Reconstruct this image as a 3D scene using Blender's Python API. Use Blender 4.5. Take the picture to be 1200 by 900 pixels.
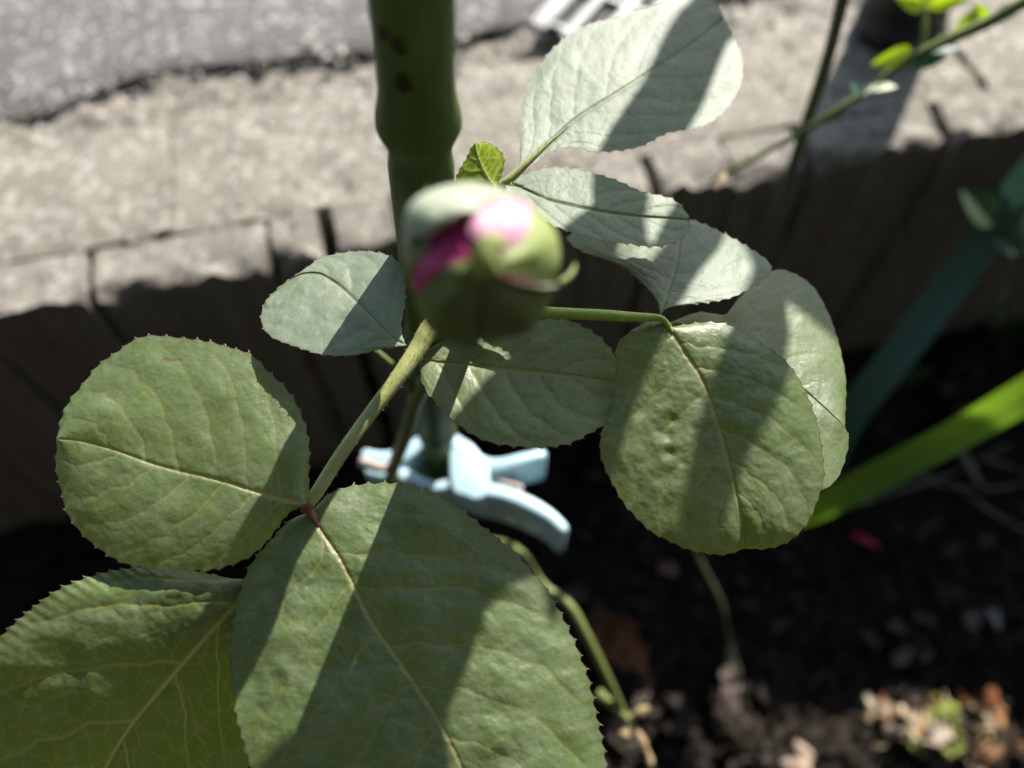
import bpy, bmesh, math, random
import numpy as np
from mathutils import Vector

for _o in list(bpy.data.objects):
    bpy.data.objects.remove(_o)
scene = bpy.context.scene
COL = scene.collection
random.seed(4)
RNG = np.random.default_rng(11)

# ------------------------------------------------------------------ camera
CAM_H = 0.50
PITCH = math.radians(29.4)          # away from straight down
LENS = 28.0
FPX = 1200 * LENS / 36.0            # focal length in photo pixels
cam_d = bpy.data.cameras.new('camera')
cam = bpy.data.objects.new('camera', cam_d)
COL.objects.link(cam)
cam.location = (0, 0, CAM_H)
cam.rotation_euler = (PITCH, 0, 0)
cam_d.lens = LENS
cam_d.sensor_width = 36
cam_d.clip_start = 0.005
cam_d.clip_end = 200
cam_d.dof.use_dof = True
cam_d.dof.focus_distance = 0.142
cam_d.dof.aperture_fstop = 8.4
scene.camera = cam

# ------------------------------------------------------------------ light
SUN_AZ = math.radians(28)           # to the right of +Y
SUN_EL = math.radians(37)
SUNV = np.array([math.sin(SUN_AZ) * math.cos(SUN_EL), math.cos(SUN_AZ) * math.cos(SUN_EL), math.sin(SUN_EL)])
sun_d = bpy.data.lights.new('sun', 'SUN')
sun_d.energy = 5.0
sun_d.angle = math.radians(0.53)
sun_d.color = (1.0, 0.95, 0.87)
sun = bpy.data.objects.new('sun', sun_d)
COL.objects.link(sun)
sun.location = (0.6, 1.3, 1.6)
sun.rotation_euler = Vector(SUNV).to_track_quat('Z', 'Y').to_euler()

world = bpy.data.worlds.new('World')
scene.world = world
world.use_nodes = True
wn = world.node_tree.nodes
bg = wn['Background']
sky = wn.new('ShaderNodeTexSky')
sky.sky_type = 'NISHITA'
sky.sun_disc = False
sky.sun_elevation = SUN_EL
sky.sun_rotation = SUN_AZ
world.node_tree.links.new(sky.outputs[0], bg.inputs[0])
bg.inputs[1].default_value = 0.10

scene.view_settings.view_transform = 'Standard'
scene.view_settings.look = 'None'
scene.view_settings.exposure = 1.2
scene.view_settings.gamma = 1.0
scene.render.engine = 'CYCLES'
scene.cycles.max_bounces = 8

# ------------------------------------------------------------------ helpers
C0 = np.array([0, 0, CAM_H])
F_ = np.array([0, math.sin(PITCH), -math.cos(PITCH)])
R_ = np.array([1.0, 0, 0])
U_ = np.array([0, math.cos(PITCH), math.sin(PITCH)])


def ray(px):
    px = np.asarray(px, float)
    a = (px[..., 0] - 600) / FPX
    b = (450 - px[..., 1]) / FPX
    return F_ + a[..., None] * R_ + b[..., None] * U_


def at(px, py, d):                       # photo pixel + depth -> place in the world
    return C0 + ray((px, py)) * d


def on_z(px, py, z):                     # photo pixel -> place on a level plane
    r = ray((px, py))
    return C0 + r * ((z - CAM_H) / r[2])


def hash3(ix, iy, iz):
    h = (ix.astype(np.int64) * 374761393 + iy.astype(np.int64) * 668265263 + iz.astype(np.int64) * 1274126177) & 0x7fffffff
    h = ((h ^ (h >> 13)) * 1274126177) & 0x7fffffff
    h = (h ^ (h >> 16)) & 0xffff
    return h / 65535.0


def vnoise(p):
    p = np.asarray(p, float)
    i = np.floor(p)
    f = p - i
    f = f * f * (3 - 2 * f)
    i = i.astype(np.int64)
    out = np.zeros(p.shape[:-1])
    for dx in (0, 1):
        for dy in (0, 1):
            for dz in (0, 1):
                w = (f[..., 0] if dx else 1 - f[..., 0]) * (f[..., 1] if dy else 1 - f[..., 1]) * (f[..., 2] if dz else 1 - f[..., 2])
                out += w * hash3(i[..., 0] + dx, i[..., 1] + dy, i[..., 2] + dz)
    return out * 2 - 1


def fbm(p, oct=4, gain=0.5):
    a, s, o = 1.0, 1.0, 0
    for k in range(oct):
        o = o + a * vnoise(np.asarray(p) * s + 17.3 * k)
        a *= gain
        s *= 2.03
    return o


def catmull(pts, n):
    """smooth curve through pts, resampled to n points equally spaced along it"""
    P = np.asarray(pts, float)
    if len(P) == 2:
        return P[0] + (P[1] - P[0]) * np.linspace(0, 1, n)[:, None]
    Q = np.vstack([2 * P[0] - P[1], P, 2 * P[-1] - P[-2]])
    out = []
    for i in range(1, len(Q) - 2):
        t = np.linspace(0, 1, 24, endpoint=False)[:, None]
        a, b, c, d = Q[i - 1], Q[i], Q[i + 1], Q[i + 2]
        out.append(0.5 * (2 * b + (c - a) * t + (2 * a - 5 * b + 4 * c - d) * t ** 2 + (3 * b - a - 3 * c + d) * t ** 3))
    out.append(P[-1:])
    D = np.vstack(out)
    L = np.r_[0, np.cumsum(np.linalg.norm(np.diff(D, axis=0), axis=1))]
    u = np.linspace(0, L[-1], n)
    return np.stack([np.interp(u, L, D[:, k]) for k in range(D.shape[1])], 1)


def link(name, verts, faces, mats, parent=None, origin=None, smooth=True, attr=None, midx=None):
    """ONE mesh object; verts in world coordinates, stored relative to origin"""
    v = np.asarray(verts, float)
    if origin is None:
        origin = np.zeros(3)
    me = bpy.data.meshes.new(name)
    me.from_pydata([tuple(q) for q in (v - origin)], [], [tuple(map(int, f)) for f in faces])
    if not isinstance(mats, (list, tuple)):
        mats = [mats]
    for m in mats:
        me.materials.append(m)
    if smooth:
        me.polygons.foreach_set('use_smooth', [True] * len(me.polygons))
    if midx is not None:
        me.polygons.foreach_set('material_index', np.asarray(midx, dtype=np.int32))
    if attr is not None:
        a = me.color_attributes.new('look', 'FLOAT_COLOR', 'POINT')
        a.data.foreach_set('color', np.asarray(attr, dtype=np.float32).ravel())
    me.update()
    o = bpy.data.objects.new(name, me)
    COL.objects.link(o)
    if parent is None:
        o.location = origin
    else:
        o.parent = parent
    return o


def thing(name, loc, label, cat, group=None):
    o = bpy.data.objects.new(name, None)
    o.empty_display_size = 0.01
    COL.objects.link(o)
    o.location = tuple(loc)
    tag(o, label, cat, group)
    return o


def tag(o, label, cat, group=None):
    o['label'] = label
    o['category'] = cat
    if group:
        o['group'] = group
    return o


def kind(o, k):
    o['kind'] = k
    return o


def tube(pts, radii, n=60, k=12, caps=True, wob=0.0):
    P = catmull(pts, n)
    tt = np.linspace(0, 1, len(radii))
    rr = np.interp(np.linspace(0, 1, n), tt, radii)
    T = np.gradient(P, axis=0)
    T /= np.linalg.norm(T, axis=1)[:, None]
    ref = np.array([0.31, 0.17, 0.93]) if abs(T[0] @ np.array([0.31, 0.17, 0.93])) < 0.9 else np.array([1.0, 0, 0])
    V, Fc = [], []
    a = np.cross(T[0], ref)
    a /= np.linalg.norm(a)
    for i in range(n):
        a = a - T[i] * (a @ T[i])
        a /= np.linalg.norm(a)
        b = np.cross(T[i], a)
        for j in range(k):
            th = 2 * math.pi * j / k
            r = rr[i] * (1 + wob * math.sin(3 * th + i * 0.4))
            V.append(P[i] + (a * math.cos(th) + b * math.sin(th)) * r)
    for i in range(n - 1):
        for j in range(k):
            q = (j + 1) % k
            Fc.append((i * k + j, i * k + q, (i + 1) * k + q, (i + 1) * k + j))
    if caps:
        Fc.append(tuple(reversed(range(k))))
        Fc.append(tuple(range((n - 1) * k, n * k)))
    return np.array(V), Fc, P, rr


def join(parts):
    V, Fc, off = [], [], 0
    for v, f in parts:
        V.append(np.asarray(v))
        Fc += [tuple(int(i) + off for i in q) for q in f]
        off += len(v)
    return np.vstack(V), Fc


def cone(p, d, length, r):
    d = d / np.linalg.norm(d)
    a = np.cross(d, [0.3, 0.9, 0.2])
    a /= np.linalg.norm(a)
    b = np.cross(d, a)
    v = [p + (a * math.cos(t) + b * math.sin(t)) * r for t in (0, 2.09, 4.19)] + [p + d * length]
    return np.array(v), [(0, 1, 3), (1, 2, 3), (2, 0, 3)]


# ------------------------------------------------------------------ where the pavement edge runs
TOP = 0.21                                        # height of the pavement over the soil
PL, PR = on_z(0, 370, TOP), on_z(1200, 150, TOP)  # front edge of the garden edging
WU = (PR - PL) / np.linalg.norm(PR - PL)
WN = np.array([-WU[1], WU[0], 0.0])               # towards the pavement



# ------------------------------------------------------------------ materials
def new_mat(name):
    m = bpy.data.materials.new(name)
    m.use_nodes = True
    nt = m.node_tree
    return m, nt, nt.nodes['Principled BSDF']


def N(nt, t, **kw):
    n = nt.nodes.new(t)
    for k, v in kw.items():
        if k in n.inputs:
            n.inputs[k].default_value = v
        else:
            setattr(n, k, v)
    return n


def noise(nt, scale, detail=4, rough=0.55, stretch=None):
    tc = N(nt, 'ShaderNodeTexCoord')
    n = N(nt, 'ShaderNodeTexNoise', Scale=scale, Detail=detail, Roughness=rough)
    if stretch:
        mp = N(nt, 'ShaderNodeMapping')
        mp.inputs['Scale'].default_value = stretch
        nt.links.new(tc.outputs['Object'], mp.inputs[0])
        nt.links.new(mp.outputs[0], n.inputs['Vector'])
    else:
        nt.links.new(tc.outputs['Object'], n.inputs['Vector'])
    return n.outputs['Fac']


def ramp(nt, fac, stops):
    r = N(nt, 'ShaderNodeValToRGB')
    e = r.color_ramp.elements
    while len(e) < len(stops):
        e.new(0.5)
    for k, (p, c) in enumerate(stops):
        e[k].position = p
        e[k].color = (*c, 1)
    nt.links.new(fac, r.inputs[0])
    return r.outputs[0]


def mixc(nt, fac, a, b, mode='MIX'):
    m = N(nt, 'ShaderNodeMix', data_type='RGBA', blend_type=mode)
    for i, x in ((0, fac), (6, a), (7, b)):
        if hasattr(x, 'is_linked'):
            nt.links.new(x, m.inputs[i])
        else:
            m.inputs[i].default_value = x if i == 0 else (*x, 1)
    return m.outputs[2]


def math_(nt, op, a, b=0.0):
    m = N(nt, 'ShaderNodeMath', operation=op)
    for i, x in enumerate((a, b)):
        if hasattr(x, 'is_linked'):
            nt.links.new(x, m.inputs[i])
        else:
            m.inputs[i].default_value = x
    return m.outputs[0]


def bump(nt, bsdf, h, strength, dist):
    b = N(nt, 'ShaderNodeBump', Strength=strength, Distance=dist)
    nt.links.new(h, b.inputs['Height'])
    nt.links.new(b.outputs[0], bsdf.inputs['Normal'])
    return b


def leaf_material(name, c0, c1, vein, trans, rough=0.5, tfac=0.22, spec=0.5, bloom=0.3):
    m, nt, b = new_mat(name)
    L = nt.links
    at_ = N(nt, 'ShaderNodeAttribute', attribute_name='look')
    sep = N(nt, 'ShaderNodeSeparateColor')
    L.new(at_.outputs['Color'], sep.inputs[0])
    n1 = noise(nt, 90, 5)
    n2 = noise(nt, 900, 4, 0.7)
    base = ramp(nt, n1, [(0.3, c0), (0.7, c1)])
    # waxy bloom: a thin uneven grey film on the upper side
    n3 = noise(nt, 210, 6, 0.65)
    fb = math_(nt, 'MULTIPLY', ramp(nt, n3, [(0.35, (0, 0, 0)), (0.7, (1, 1, 1))]), bloom)
    base = mixc(nt, fb, base, (0.235, 0.265, 0.205))
    base = mixc(nt, math_(nt, 'MULTIPLY', sep.outputs[1], 0.13), base, vein)
    base = mixc(nt, math_(nt, 'MULTIPLY', sep.outputs[0], 0.7), base, vein)
    base = mixc(nt, math_(nt, 'MULTIPLY', sep.outputs[2], 0.8), base, (0.12, 0.065, 0.04))
    base = mixc(nt, at_.outputs['Alpha'], base, (0.07, 0.035, 0.02))
    L.new(base, b.inputs['Base Color'])
    rr = math_(nt, 'ADD', math_(nt, 'MULTIPLY', n1, 0.16), rough - 0.08)
    L.new(rr, b.inputs['Roughness'])
    b.inputs['Specular IOR Level'].default_value = spec
    bump(nt, b, n2, 0.35, 0.0004)
    tr = N(nt, 'ShaderNodeBsdfTranslucent')
    tcol = mixc(nt, math_(nt, 'MULTIPLY', math_(nt, 'MAXIMUM', sep.outputs[0], math_(nt, 'MULTIPLY', sep.outputs[1], 0.5)), 0.95), trans, (0.62, 0.62, 0.2))
    tcol = mixc(nt, sep.outputs[2], tcol, (0.25, 0.08, 0.03))
    L.new(tcol, tr.inputs[0])
    mx = N(nt, 'ShaderNodeMixShader')
    mx.inputs[0].default_value = tfac
    L.new(b.outputs[0], mx.inputs[1])
    L.new(tr.outputs[0], mx.inputs[2])
    L.new(mx.outputs[0], nt.nodes['Material Output'].inputs[0])
    return m


def plain_material(name, c0, c1, scale, rough=0.6, bscale=None, bdist=0.0005, bstr=0.5, spec=0.4, stretch=None, trans=None, tfac=0.2):
    m, nt, b = new_mat(name)
    n1 = noise(nt, scale, 6, 0.6, stretch)
    nt.links.new(ramp(nt, n1, [(0.3, c0), (0.72, c1)]), b.inputs['Base Color'])
    b.inputs['Roughness'].default_value = rough
    b.inputs['Specular IOR Level'].default_value = spec
    if bscale:
        bump(nt, b, noise(nt, bscale, 6, 0.65, stretch), bstr, bdist)
    if trans:
        tr = N(nt, 'ShaderNodeBsdfTranslucent')
        tr.inputs[0].default_value = (*trans, 1)
        mx = N(nt, 'ShaderNodeMixShader')
        mx.inputs[0].default_value = tfac
        nt.links.new(b.outputs[0], mx.inputs[1])
        nt.links.new(tr.outputs[0], mx.inputs[2])
        nt.links.new(mx.outputs[0], nt.nodes['Material Output'].inputs[0])
    return m


def vary_material(name, rough=0.8, bscale=None, bdist=0.0005):
    """colour comes from the piece's own 'look' attribute"""
    m, nt, b = new_mat(name)
    at_ = N(nt, 'ShaderNodeAttribute', attribute_name='look')
    n1 = noise(nt, 400, 4)
    nt.links.new(mixc(nt, 0.5, at_.outputs['Color'], ramp(nt, n1, [(0.3, (0.5, 0.5, 0.5)), (0.7, (1, 1, 1))]), 'MULTIPLY'), b.inputs['Base Color'])
    b.inputs['Roughness'].default_value = rough
    b.inputs['Specular IOR Level'].default_value = 0.12
    if bscale:
        bump(nt, b, noise(nt, bscale, 5), 0.5, bdist)
    return m


def concrete_material(name, stops, scale=60, grain=900, streak=None, front_shade=None, spec=0.35):
    m, nt, b = new_mat(name)
    n1 = noise(nt, scale, 8, 0.72)
    col = ramp(nt, n1, stops)
    # aggregate: pale and dark sand grains
    tc = N(nt, 'ShaderNodeTexCoord')
    vo = N(nt, 'ShaderNodeTexVoronoi', Scale=grain * 0.45)
    nt.links.new(tc.outputs['Object'], vo.inputs['Vector'])
    sp = N(nt, 'ShaderNodeSeparateColor')
    nt.links.new(vo.outputs['Color'], sp.inputs[0])
    col = mixc(nt, math_(nt, 'MULTIPLY', math_(nt, 'GREATER_THAN', sp.outputs[0], 0.86), 0.38), col, (0.62, 0.6, 0.56))
    col = mixc(nt, math_(nt, 'MULTIPLY', math_(nt, 'LESS_THAN', sp.outputs[0], 0.2), 0.35), col, (0.12, 0.11, 0.095))
    if streak:
        n4 = noise(nt, 1, 5, 0.6, streak)
        col = mixc(nt, math_(nt, 'MULTIPLY', ramp(nt, n4, [(0.4, (0, 0, 0)), (0.65, (1, 1, 1))]), 0.5), col, (0.12, 0.1, 0.08))
    if front_shade:
        # shade painted in: the side that faces the bed is darkened, in streaks
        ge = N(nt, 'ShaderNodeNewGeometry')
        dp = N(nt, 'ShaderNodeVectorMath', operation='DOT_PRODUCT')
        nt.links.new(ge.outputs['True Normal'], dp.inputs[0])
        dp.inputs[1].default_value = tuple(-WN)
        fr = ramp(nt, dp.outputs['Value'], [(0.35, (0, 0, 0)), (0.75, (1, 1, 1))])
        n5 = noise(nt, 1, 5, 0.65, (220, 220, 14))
        sc = ramp(nt, n5, [(0.3, front_shade), (0.75, tuple(2.6 * c for c in front_shade))])
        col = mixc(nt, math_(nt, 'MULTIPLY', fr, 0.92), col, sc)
    nt.links.new(col, b.inputs['Base Color'])
    b.inputs['Roughness'].default_value = 0.78
    b.inputs['Specular IOR Level'].default_value = spec
    bump(nt, b, noise(nt, grain, 4, 0.7), 0.8, 0.0012)
    return m


LEAF_VEIN = (0.34, 0.27, 0.10)
M_leaf = leaf_material('rose_leaf_green', (0.074, 0.116, 0.029), (0.112, 0.162, 0.047), LEAF_VEIN, (0.27, 0.37, 0.02), bloom=0.36, rough=0.44, spec=0.6, tfac=0.3)
M_thin = leaf_material('rose_leaf_thin', (0.060, 0.095, 0.022), (0.090, 0.13, 0.034), (0.46, 0.38, 0.08), (0.24, 0.33, 0.012), bloom=0.3, rough=0.48, spec=0.5, tfac=0.30)
M_pale = leaf_material('rose_leaf_pale', (0.095, 0.135, 0.085), (0.125, 0.165, 0.105), (0.2, 0.2, 0.11), (0.22, 0.34, 0.08), rough=0.5, bloom=0.45, spec=0.4)
M_back = leaf_material('rose_leaf_back', (0.05, 0.085, 0.02), (0.075, 0.12, 0.03), (0.3, 0.32, 0.1), (0.17, 0.27, 0.012), tfac=0.36, bloom=0.1)
M_hair = plain_material('leaf_hair', (0.26, 0.16, 0.09), (0.4, 0.3, 0.2), 500, 0.5)
M_rachis = plain_material('leaf_stalk_green', (0.24, 0.27, 0.08), (0.36, 0.37, 0.15), 160, 0.42, 700, 0.0003, spec=0.6)
M_rachis2 = plain_material('leaf_stalk_bright', (0.28, 0.37, 0.05), (0.42, 0.5, 0.1), 160, 0.35, 700, 0.0003, spec=0.6, trans=(0.5, 0.6, 0.05))
M_stem = plain_material('rose_stem_green', (0.09, 0.12, 0.03), (0.16, 0.19, 0.06), 120, 0.5, 500, 0.0004)
M_sepal = plain_material('sepal_green', (0.10, 0.15, 0.035), (0.17, 0.23, 0.07), 160, 0.55, 500, 0.0005, trans=(0.3, 0.4, 0.06), tfac=0.2)
M_sepal_in = plain_material('sepal_lining', (0.38, 0.42, 0.3), (0.5, 0.53, 0.42), 200, 0.7, 600, 0.0003)
M_petal = plain_material('petal_pink', (0.42, 0.02, 0.14), (0.7, 0.09, 0.3), 90, 0.5, 300, 0.0004, trans=(0.75, 0.1, 0.3), tfac=0.3)
M_petal2 = plain_material('petal_pale_pink', (0.64, 0.2, 0.38), (0.8, 0.5, 0.6), 90, 0.5, 300, 0.0004, trans=(0.8, 0.35, 0.5), tfac=0.3)
M_stake = plain_material('stake_green_plastic', (0.062, 0.095, 0.022), (0.10, 0.135, 0.042), 60, 0.55, 300, 0.0003, spec=0.18, stretch=(8, 8, 1))
M_spot = plain_material('stake_black_spot', (0.016, 0.02, 0.009), (0.026, 0.032, 0.013), 200, 0.8)
M_peg = plain_material('peg_blue_plastic', (0.34, 0.50, 0.57), (0.40, 0.56, 0.62), 40, 0.35, spec=0.5)
M_wire = plain_material('peg_wire', (0.35, 0.25, 0.2), (0.5, 0.42, 0.38), 300, 0.4)
M_board = concrete_material('edging_concrete', [(0.25, (0.17, 0.147, 0.118)), (0.5, (0.265, 0.24, 0.2)), (0.75, (0.37, 0.345, 0.3))], 70, 900, (160, 160, 12), front_shade=(0.075, 0.063, 0.050))
M_kerb = concrete_material('kerb_concrete', [(0.25, (0.155, 0.136, 0.106)), (0.5, (0.238, 0.214, 0.172)), (0.75, (0.33, 0.302, 0.25))], 50, 800)
M_asphalt = concrete_material('asphalt_grey', [(0.25, (0.098, 0.094, 0.088)), (0.5, (0.132, 0.127, 0.12)), (0.75, (0.172, 0.166, 0.158))], 45, 700)
M_gap = concrete_material('joint_dirt', [(0.25, (0.15, 0.13, 0.10)), (0.5, (0.23, 0.205, 0.165)), (0.75, (0.33, 0.3, 0.25))], 120, 600)
M_soil = plain_material('dark_soil', (0.009, 0.0075, 0.006), (0.034, 0.028, 0.022), 140, 0.95, 600, 0.001, 0.7, spec=0.03)
M_crumb = vary_material('crumbs', 0.95)
M_crumb.node_tree.nodes['Principled BSDF'].inputs['Specular IOR Level'].default_value = 0.05
M_grit = vary_material('grit', 0.6)
M_metal = plain_material('grate_galvanised', (0.2, 0.2, 0.2), (0.3, 0.3, 0.29), 60, 0.45, 400, 0.0003)
M_metal.node_tree.nodes['Principled BSDF'].inputs['Metallic'].default_value = 0.4
M_black = plain_material('post_black', (0.012, 0.012, 0.013), (0.02, 0.02, 0.021), 60, 0.6, 500, 0.0004)
M_blade = plain_material('strap_leaf_green', (0.07, 0.15, 0.02), (0.10, 0.2, 0.03), 20, 0.42, 400, 0.0003, stretch=(3, 3, 3), trans=(0.28, 0.5, 0.03), tfac=0.46)
M_teal = plain_material('strap_leaf_blue_green', (0.05, 0.12, 0.095), (0.07, 0.15, 0.12), 20, 0.45, trans=(0.1, 0.25, 0.12), tfac=0.2)
M_twigleaf = plain_material('twig_leaf_green', (0.14, 0.24, 0.02), (0.2, 0.32, 0.03), 60, 0.45, trans=(0.5, 0.7, 0.02), tfac=0.5)
M_twig = plain_material('twig_green', (0.10, 0.14, 0.03), (0.17, 0.22, 0.05), 100, 0.5)
M_olive = plain_material('bare_stem_olive', (0.07, 0.08, 0.04), (0.11, 0.12, 0.06), 100, 0.6)
M_drytwig = plain_material('dry_twig', (0.10, 0.085, 0.07), (0.2, 0.18, 0.155), 200, 0.8)
M_red = plain_material('red_petal', (0.3, 0.01, 0.03), (0.5, 0.03, 0.08), 100, 0.5, trans=(0.7, 0.05, 0.1))
M_dry = vary_material('dead_leaf', 0.7, 400, 0.0005)

# ------------------------------------------------------------------ the setting
def wall(u, p, z):                                # along the wall, behind its front, height
    return PL + WU * u + WN * p + np.array([0, 0, z - TOP])


def wall_uv(px, py, z=TOP):
    q = on_z(px, py, z) - PL
    return float(q @ WU), float(q @ WN)


def grid_faces(nu, nv):
    i, j = np.meshgrid(np.arange(nu - 1), np.arange(nv - 1), indexing='ij')
    a = (i * nv + j).ravel()
    return np.stack([a, a + nv, a + nv + 1, a + 1], 1)


def spaced(lo, hi, step, far):
    mid = np.arange(lo, hi + step / 2, step)
    k = np.geomspace(step * 2, far, 24)
    return np.r_[lo - k[::-1], mid, hi + k]


# soil: one sheet to the horizon, lumpy in the bed
xs = spaced(-0.42, 0.52, 0.0032, 40)
ys = spaced(-0.32, 0.42, 0.0032, 40)
X, Y = np.meshgrid(xs, ys, indexing='ij')
G = np.stack([X, Y, 0 * X], -1)
Z = 0.010 * fbm(G * 28, 3) + 0.006 * np.abs(fbm(G * 120, 4)) + 0.002 * fbm(G * 400, 2) - 0.006
G[..., 2] = Z
soil = link('soil', G.reshape(-1, 3), grid_faces(len(xs), len(ys)), M_soil)
kind(soil, 'structure')


def soil_z(x, y):
    g = np.array([[x, y, 0.0]])
    return float((0.010 * fbm(g * 28, 3) + 0.006 * np.abs(fbm(g * 120, 4)) + 0.002 * fbm(g * 400, 2) - 0.006)[0])


# asphalt pavement behind the kerb
us = spaced(-0.35, 0.95, 0.006, 40)
ps = np.r_[np.arange(0.145, 0.42, 0.006), 0.42 + np.geomspace(0.012, 40, 24)]
U, P = np.meshgrid(us, ps, indexing='ij')
pg = PL + U[..., None] * WU + P[..., None] * WN
edge = 0.008 * fbm(np.stack([us * 14, 0 * us, 0 * us], 1), 3)
pg = pg + (np.exp(-(P - 0.145) / 0.03) * edge[:, None])[..., None] * WN
zz = TOP - 0.004 + 0.0013 * fbm(pg * 160, 3) + 0.002 * fbm(pg * 12, 2)
zz = zz - 0.0025 * np.exp(-(P - 0.145) / 0.006)
pg[..., 2] = zz
pavement = link('pavement', pg.reshape(-1, 3), grid_faces(len(us), len(ps)), M_asphalt)
kind(pavement, 'structure')

# dirty crumbling joint between kerb and asphalt
us2 = np.arange(-0.4, 1.0, 0.004)
ps2 = np.arange(0.09, 0.185, 0.004)
U, P = np.meshgrid(us2, ps2, indexing='ij')
jg = PL + U[..., None] * WU + P[..., None] * WN
jz = TOP - 0.011 + 0.006 * fbm(jg * 60, 4)
jg[..., 2] = np.where(P > 0.165, TOP - 0.03, jz)
joint = link('dirt_joint', jg.reshape(-1, 3), grid_faces(len(us2), len(ps2)), M_gap)
kind(joint, 'structure')


def rough_block(u0, u1, p0, p1, z0, z1, step, amp, freq, chip=0.004, groove=0.0):
    """weathered block in wall coordinates: six grids pushed about by one noise field, worn along its upper front edge"""
    V, Fc, off = [], [], 0
    lo, hi = np.array([u0, p0, z0]), np.array([u1, p1, z1])
    for ax in range(3):
        for side in (0, 1):
            a, b = [k for k in range(3) if k != ax]
            na = max(2, int((hi[a] - lo[a]) / step) + 1)
            nb = max(2, int((hi[b] - lo[b]) / step) + 1)
            A, B = np.meshgrid(np.linspace(lo[a], hi[a], na), np.linspace(lo[b], hi[b], nb), indexing='ij')
            G = np.zeros(A.shape + (3,))
            G[..., a], G[..., b] = A, B
            G[..., ax] = hi[ax] if side else lo[ax]
            V.append(G.reshape(-1, 3))
            f = grid_faces(na, nb) + off
            if (side == 1) == (ax == 1):
                f = f[:, ::-1]
            Fc += [tuple(q) for q in f]
            off += na * nb
    Q = np.vstack(V)
    c = (lo + hi) / 2
    W = PL + Q[:, :1] * WU + Q[:, 1:2] * WN
    W[:, 2] = Q[:, 2]
    d = np.stack([fbm(W * freq + s, 4) for s in (3.1, 57.7, 91.3)], 1)
    Q = Q + d * amp * np.array([0.6, 1, 1])
    # worn top front edge
    e = np.exp(-((Q[:, 1] - p0) / 0.010)) * np.exp(-((z1 - Q[:, 2]) / 0.014))
    Q[:, 2] -= e * chip * (1.0 + 1.4 * fbm(W * 110, 3))
    Q[:, 1] += e * chip * 0.5
    if groove:
        fr = np.clip(1 - (Q[:, 1] - p0) / 0.006, 0, 1)
        g = fbm(np.stack([Q[:, 0] * 160, 0 * Q[:, 0], Q[:, 2] * 9], 1), 4)
        Q[:, 1] += fr * groove * np.abs(g)
        big = fbm(np.stack([Q[:, 0] * 55, 0 * Q[:, 0] + 5, Q[:, 2] * 3], 1), 2)
        Q[:, 1] += fr * groove * big
    W = PL + Q[:, :1] * WU + Q[:, 1:2] * WN
    W[:, 2] = Q[:, 2]
    return W, Fc


# garden edging: upright weathered boards, gaps where the photograph shows them
edging = thing('garden_edging', wall(0.25, 0, 0), 'weathered grey board edging with dark gaps holding back the sunlit pavement', 'garden edging')
gap_px = [(-330, 431), (-190, 405), (-40, 377), (103, 351), (318, 312), (388, 299), (470, 284), (585, 263), (690, 243), (775, 228), (866, 211), (960, 194), (1122, 164), (1290, 134), (1440, 106)]
gu = [wall_uv(a, b)[0] for a, b in gap_px]
gw = [2, 3, 3, 6, 4, 10, 3, 3, 3, 8, 3, 9, 7, 3, 3]
gu = [gu[0] - 0.07 * q for q in range(6, 0, -1)] + gu + [gu[-1] + 0.065 * q for q in range(1, 9)]
gw = [3] * 6 + gw + [3] * 8
for k in range(len(gu) - 1):
    w0, w1 = gw[k] * 0.0004, gw[k + 1] * 0.0004
    tilt = 0.0012 * math.sin(k * 2.3)
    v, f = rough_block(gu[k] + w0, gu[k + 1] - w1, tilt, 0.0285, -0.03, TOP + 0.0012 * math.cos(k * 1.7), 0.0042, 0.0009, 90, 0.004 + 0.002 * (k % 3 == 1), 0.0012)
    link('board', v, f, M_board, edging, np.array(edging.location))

# concrete kerb behind the boards
kerb = thing('concrete_kerb', wall(0.25, 0.03, 0.05), 'pale concrete kerb strip between the boards and the grey asphalt', 'kerb')
ju = wall_uv(200, 175)[0]
for k, (a, b, pe) in enumerate(((ju - 0.55, ju - 0.0005, 0.106), (ju + 0.0005, ju + 0.42, 0.110), (ju + 0.4235, ju + 1.25, 0.112))):
    v, f = rough_block(a, b, 0.0305, pe, 0.05, TOP + (0.0015, -0.001, 0.0)[k], 0.0055, 0.0012, 70, 0.002)
    link('kerb_block', v, f, M_kerb, kerb, np.array(kerb.location))


def crumbs(name, pts, sizes, cols, mat, flat=0.7):
    """small angular crumbs, joined: nobody could count them"""
    base = np.array([(1, 0, 0), (-.9, .2, 0), (0, 1, .1), (.1, -1, 0), (0, 0, 1), (0, .1, -1)], float)
    fc = np.array([(0, 2, 4), (2, 1, 4), (1, 3, 4), (3, 0, 4), (2, 0, 5), (1, 2, 5), (3, 1, 5), (0, 3, 5)])
    n = len(pts)
    V = np.repeat(base[None], n, 0) * RNG.uniform(0.6, 1.25, (n, 6, 1))
    V[..., 2] *= flat
    th = RNG.uniform(0, 6.28, n)
    c, s = np.cos(th)[:, None], np.sin(th)[:, None]
    x, y = V[..., 0] * c - V[..., 1] * s, V[..., 0] * s + V[..., 1] * c
    V = np.stack([x, y, V[..., 2]], -1) * sizes[:, None, None] + pts[:, None, :]
    Fc = (fc[None] + (np.arange(n) * 6)[:, None, None]).reshape(-1, 3)
    attr = np.repeat(np.c_[cols, np.ones(n)][:, None], 6, 1)
    o = link(name, V.reshape(-1, 3), Fc, mat, smooth=False, attr=attr.reshape(-1, 4))
    return kind(o, 'stuff')


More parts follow.
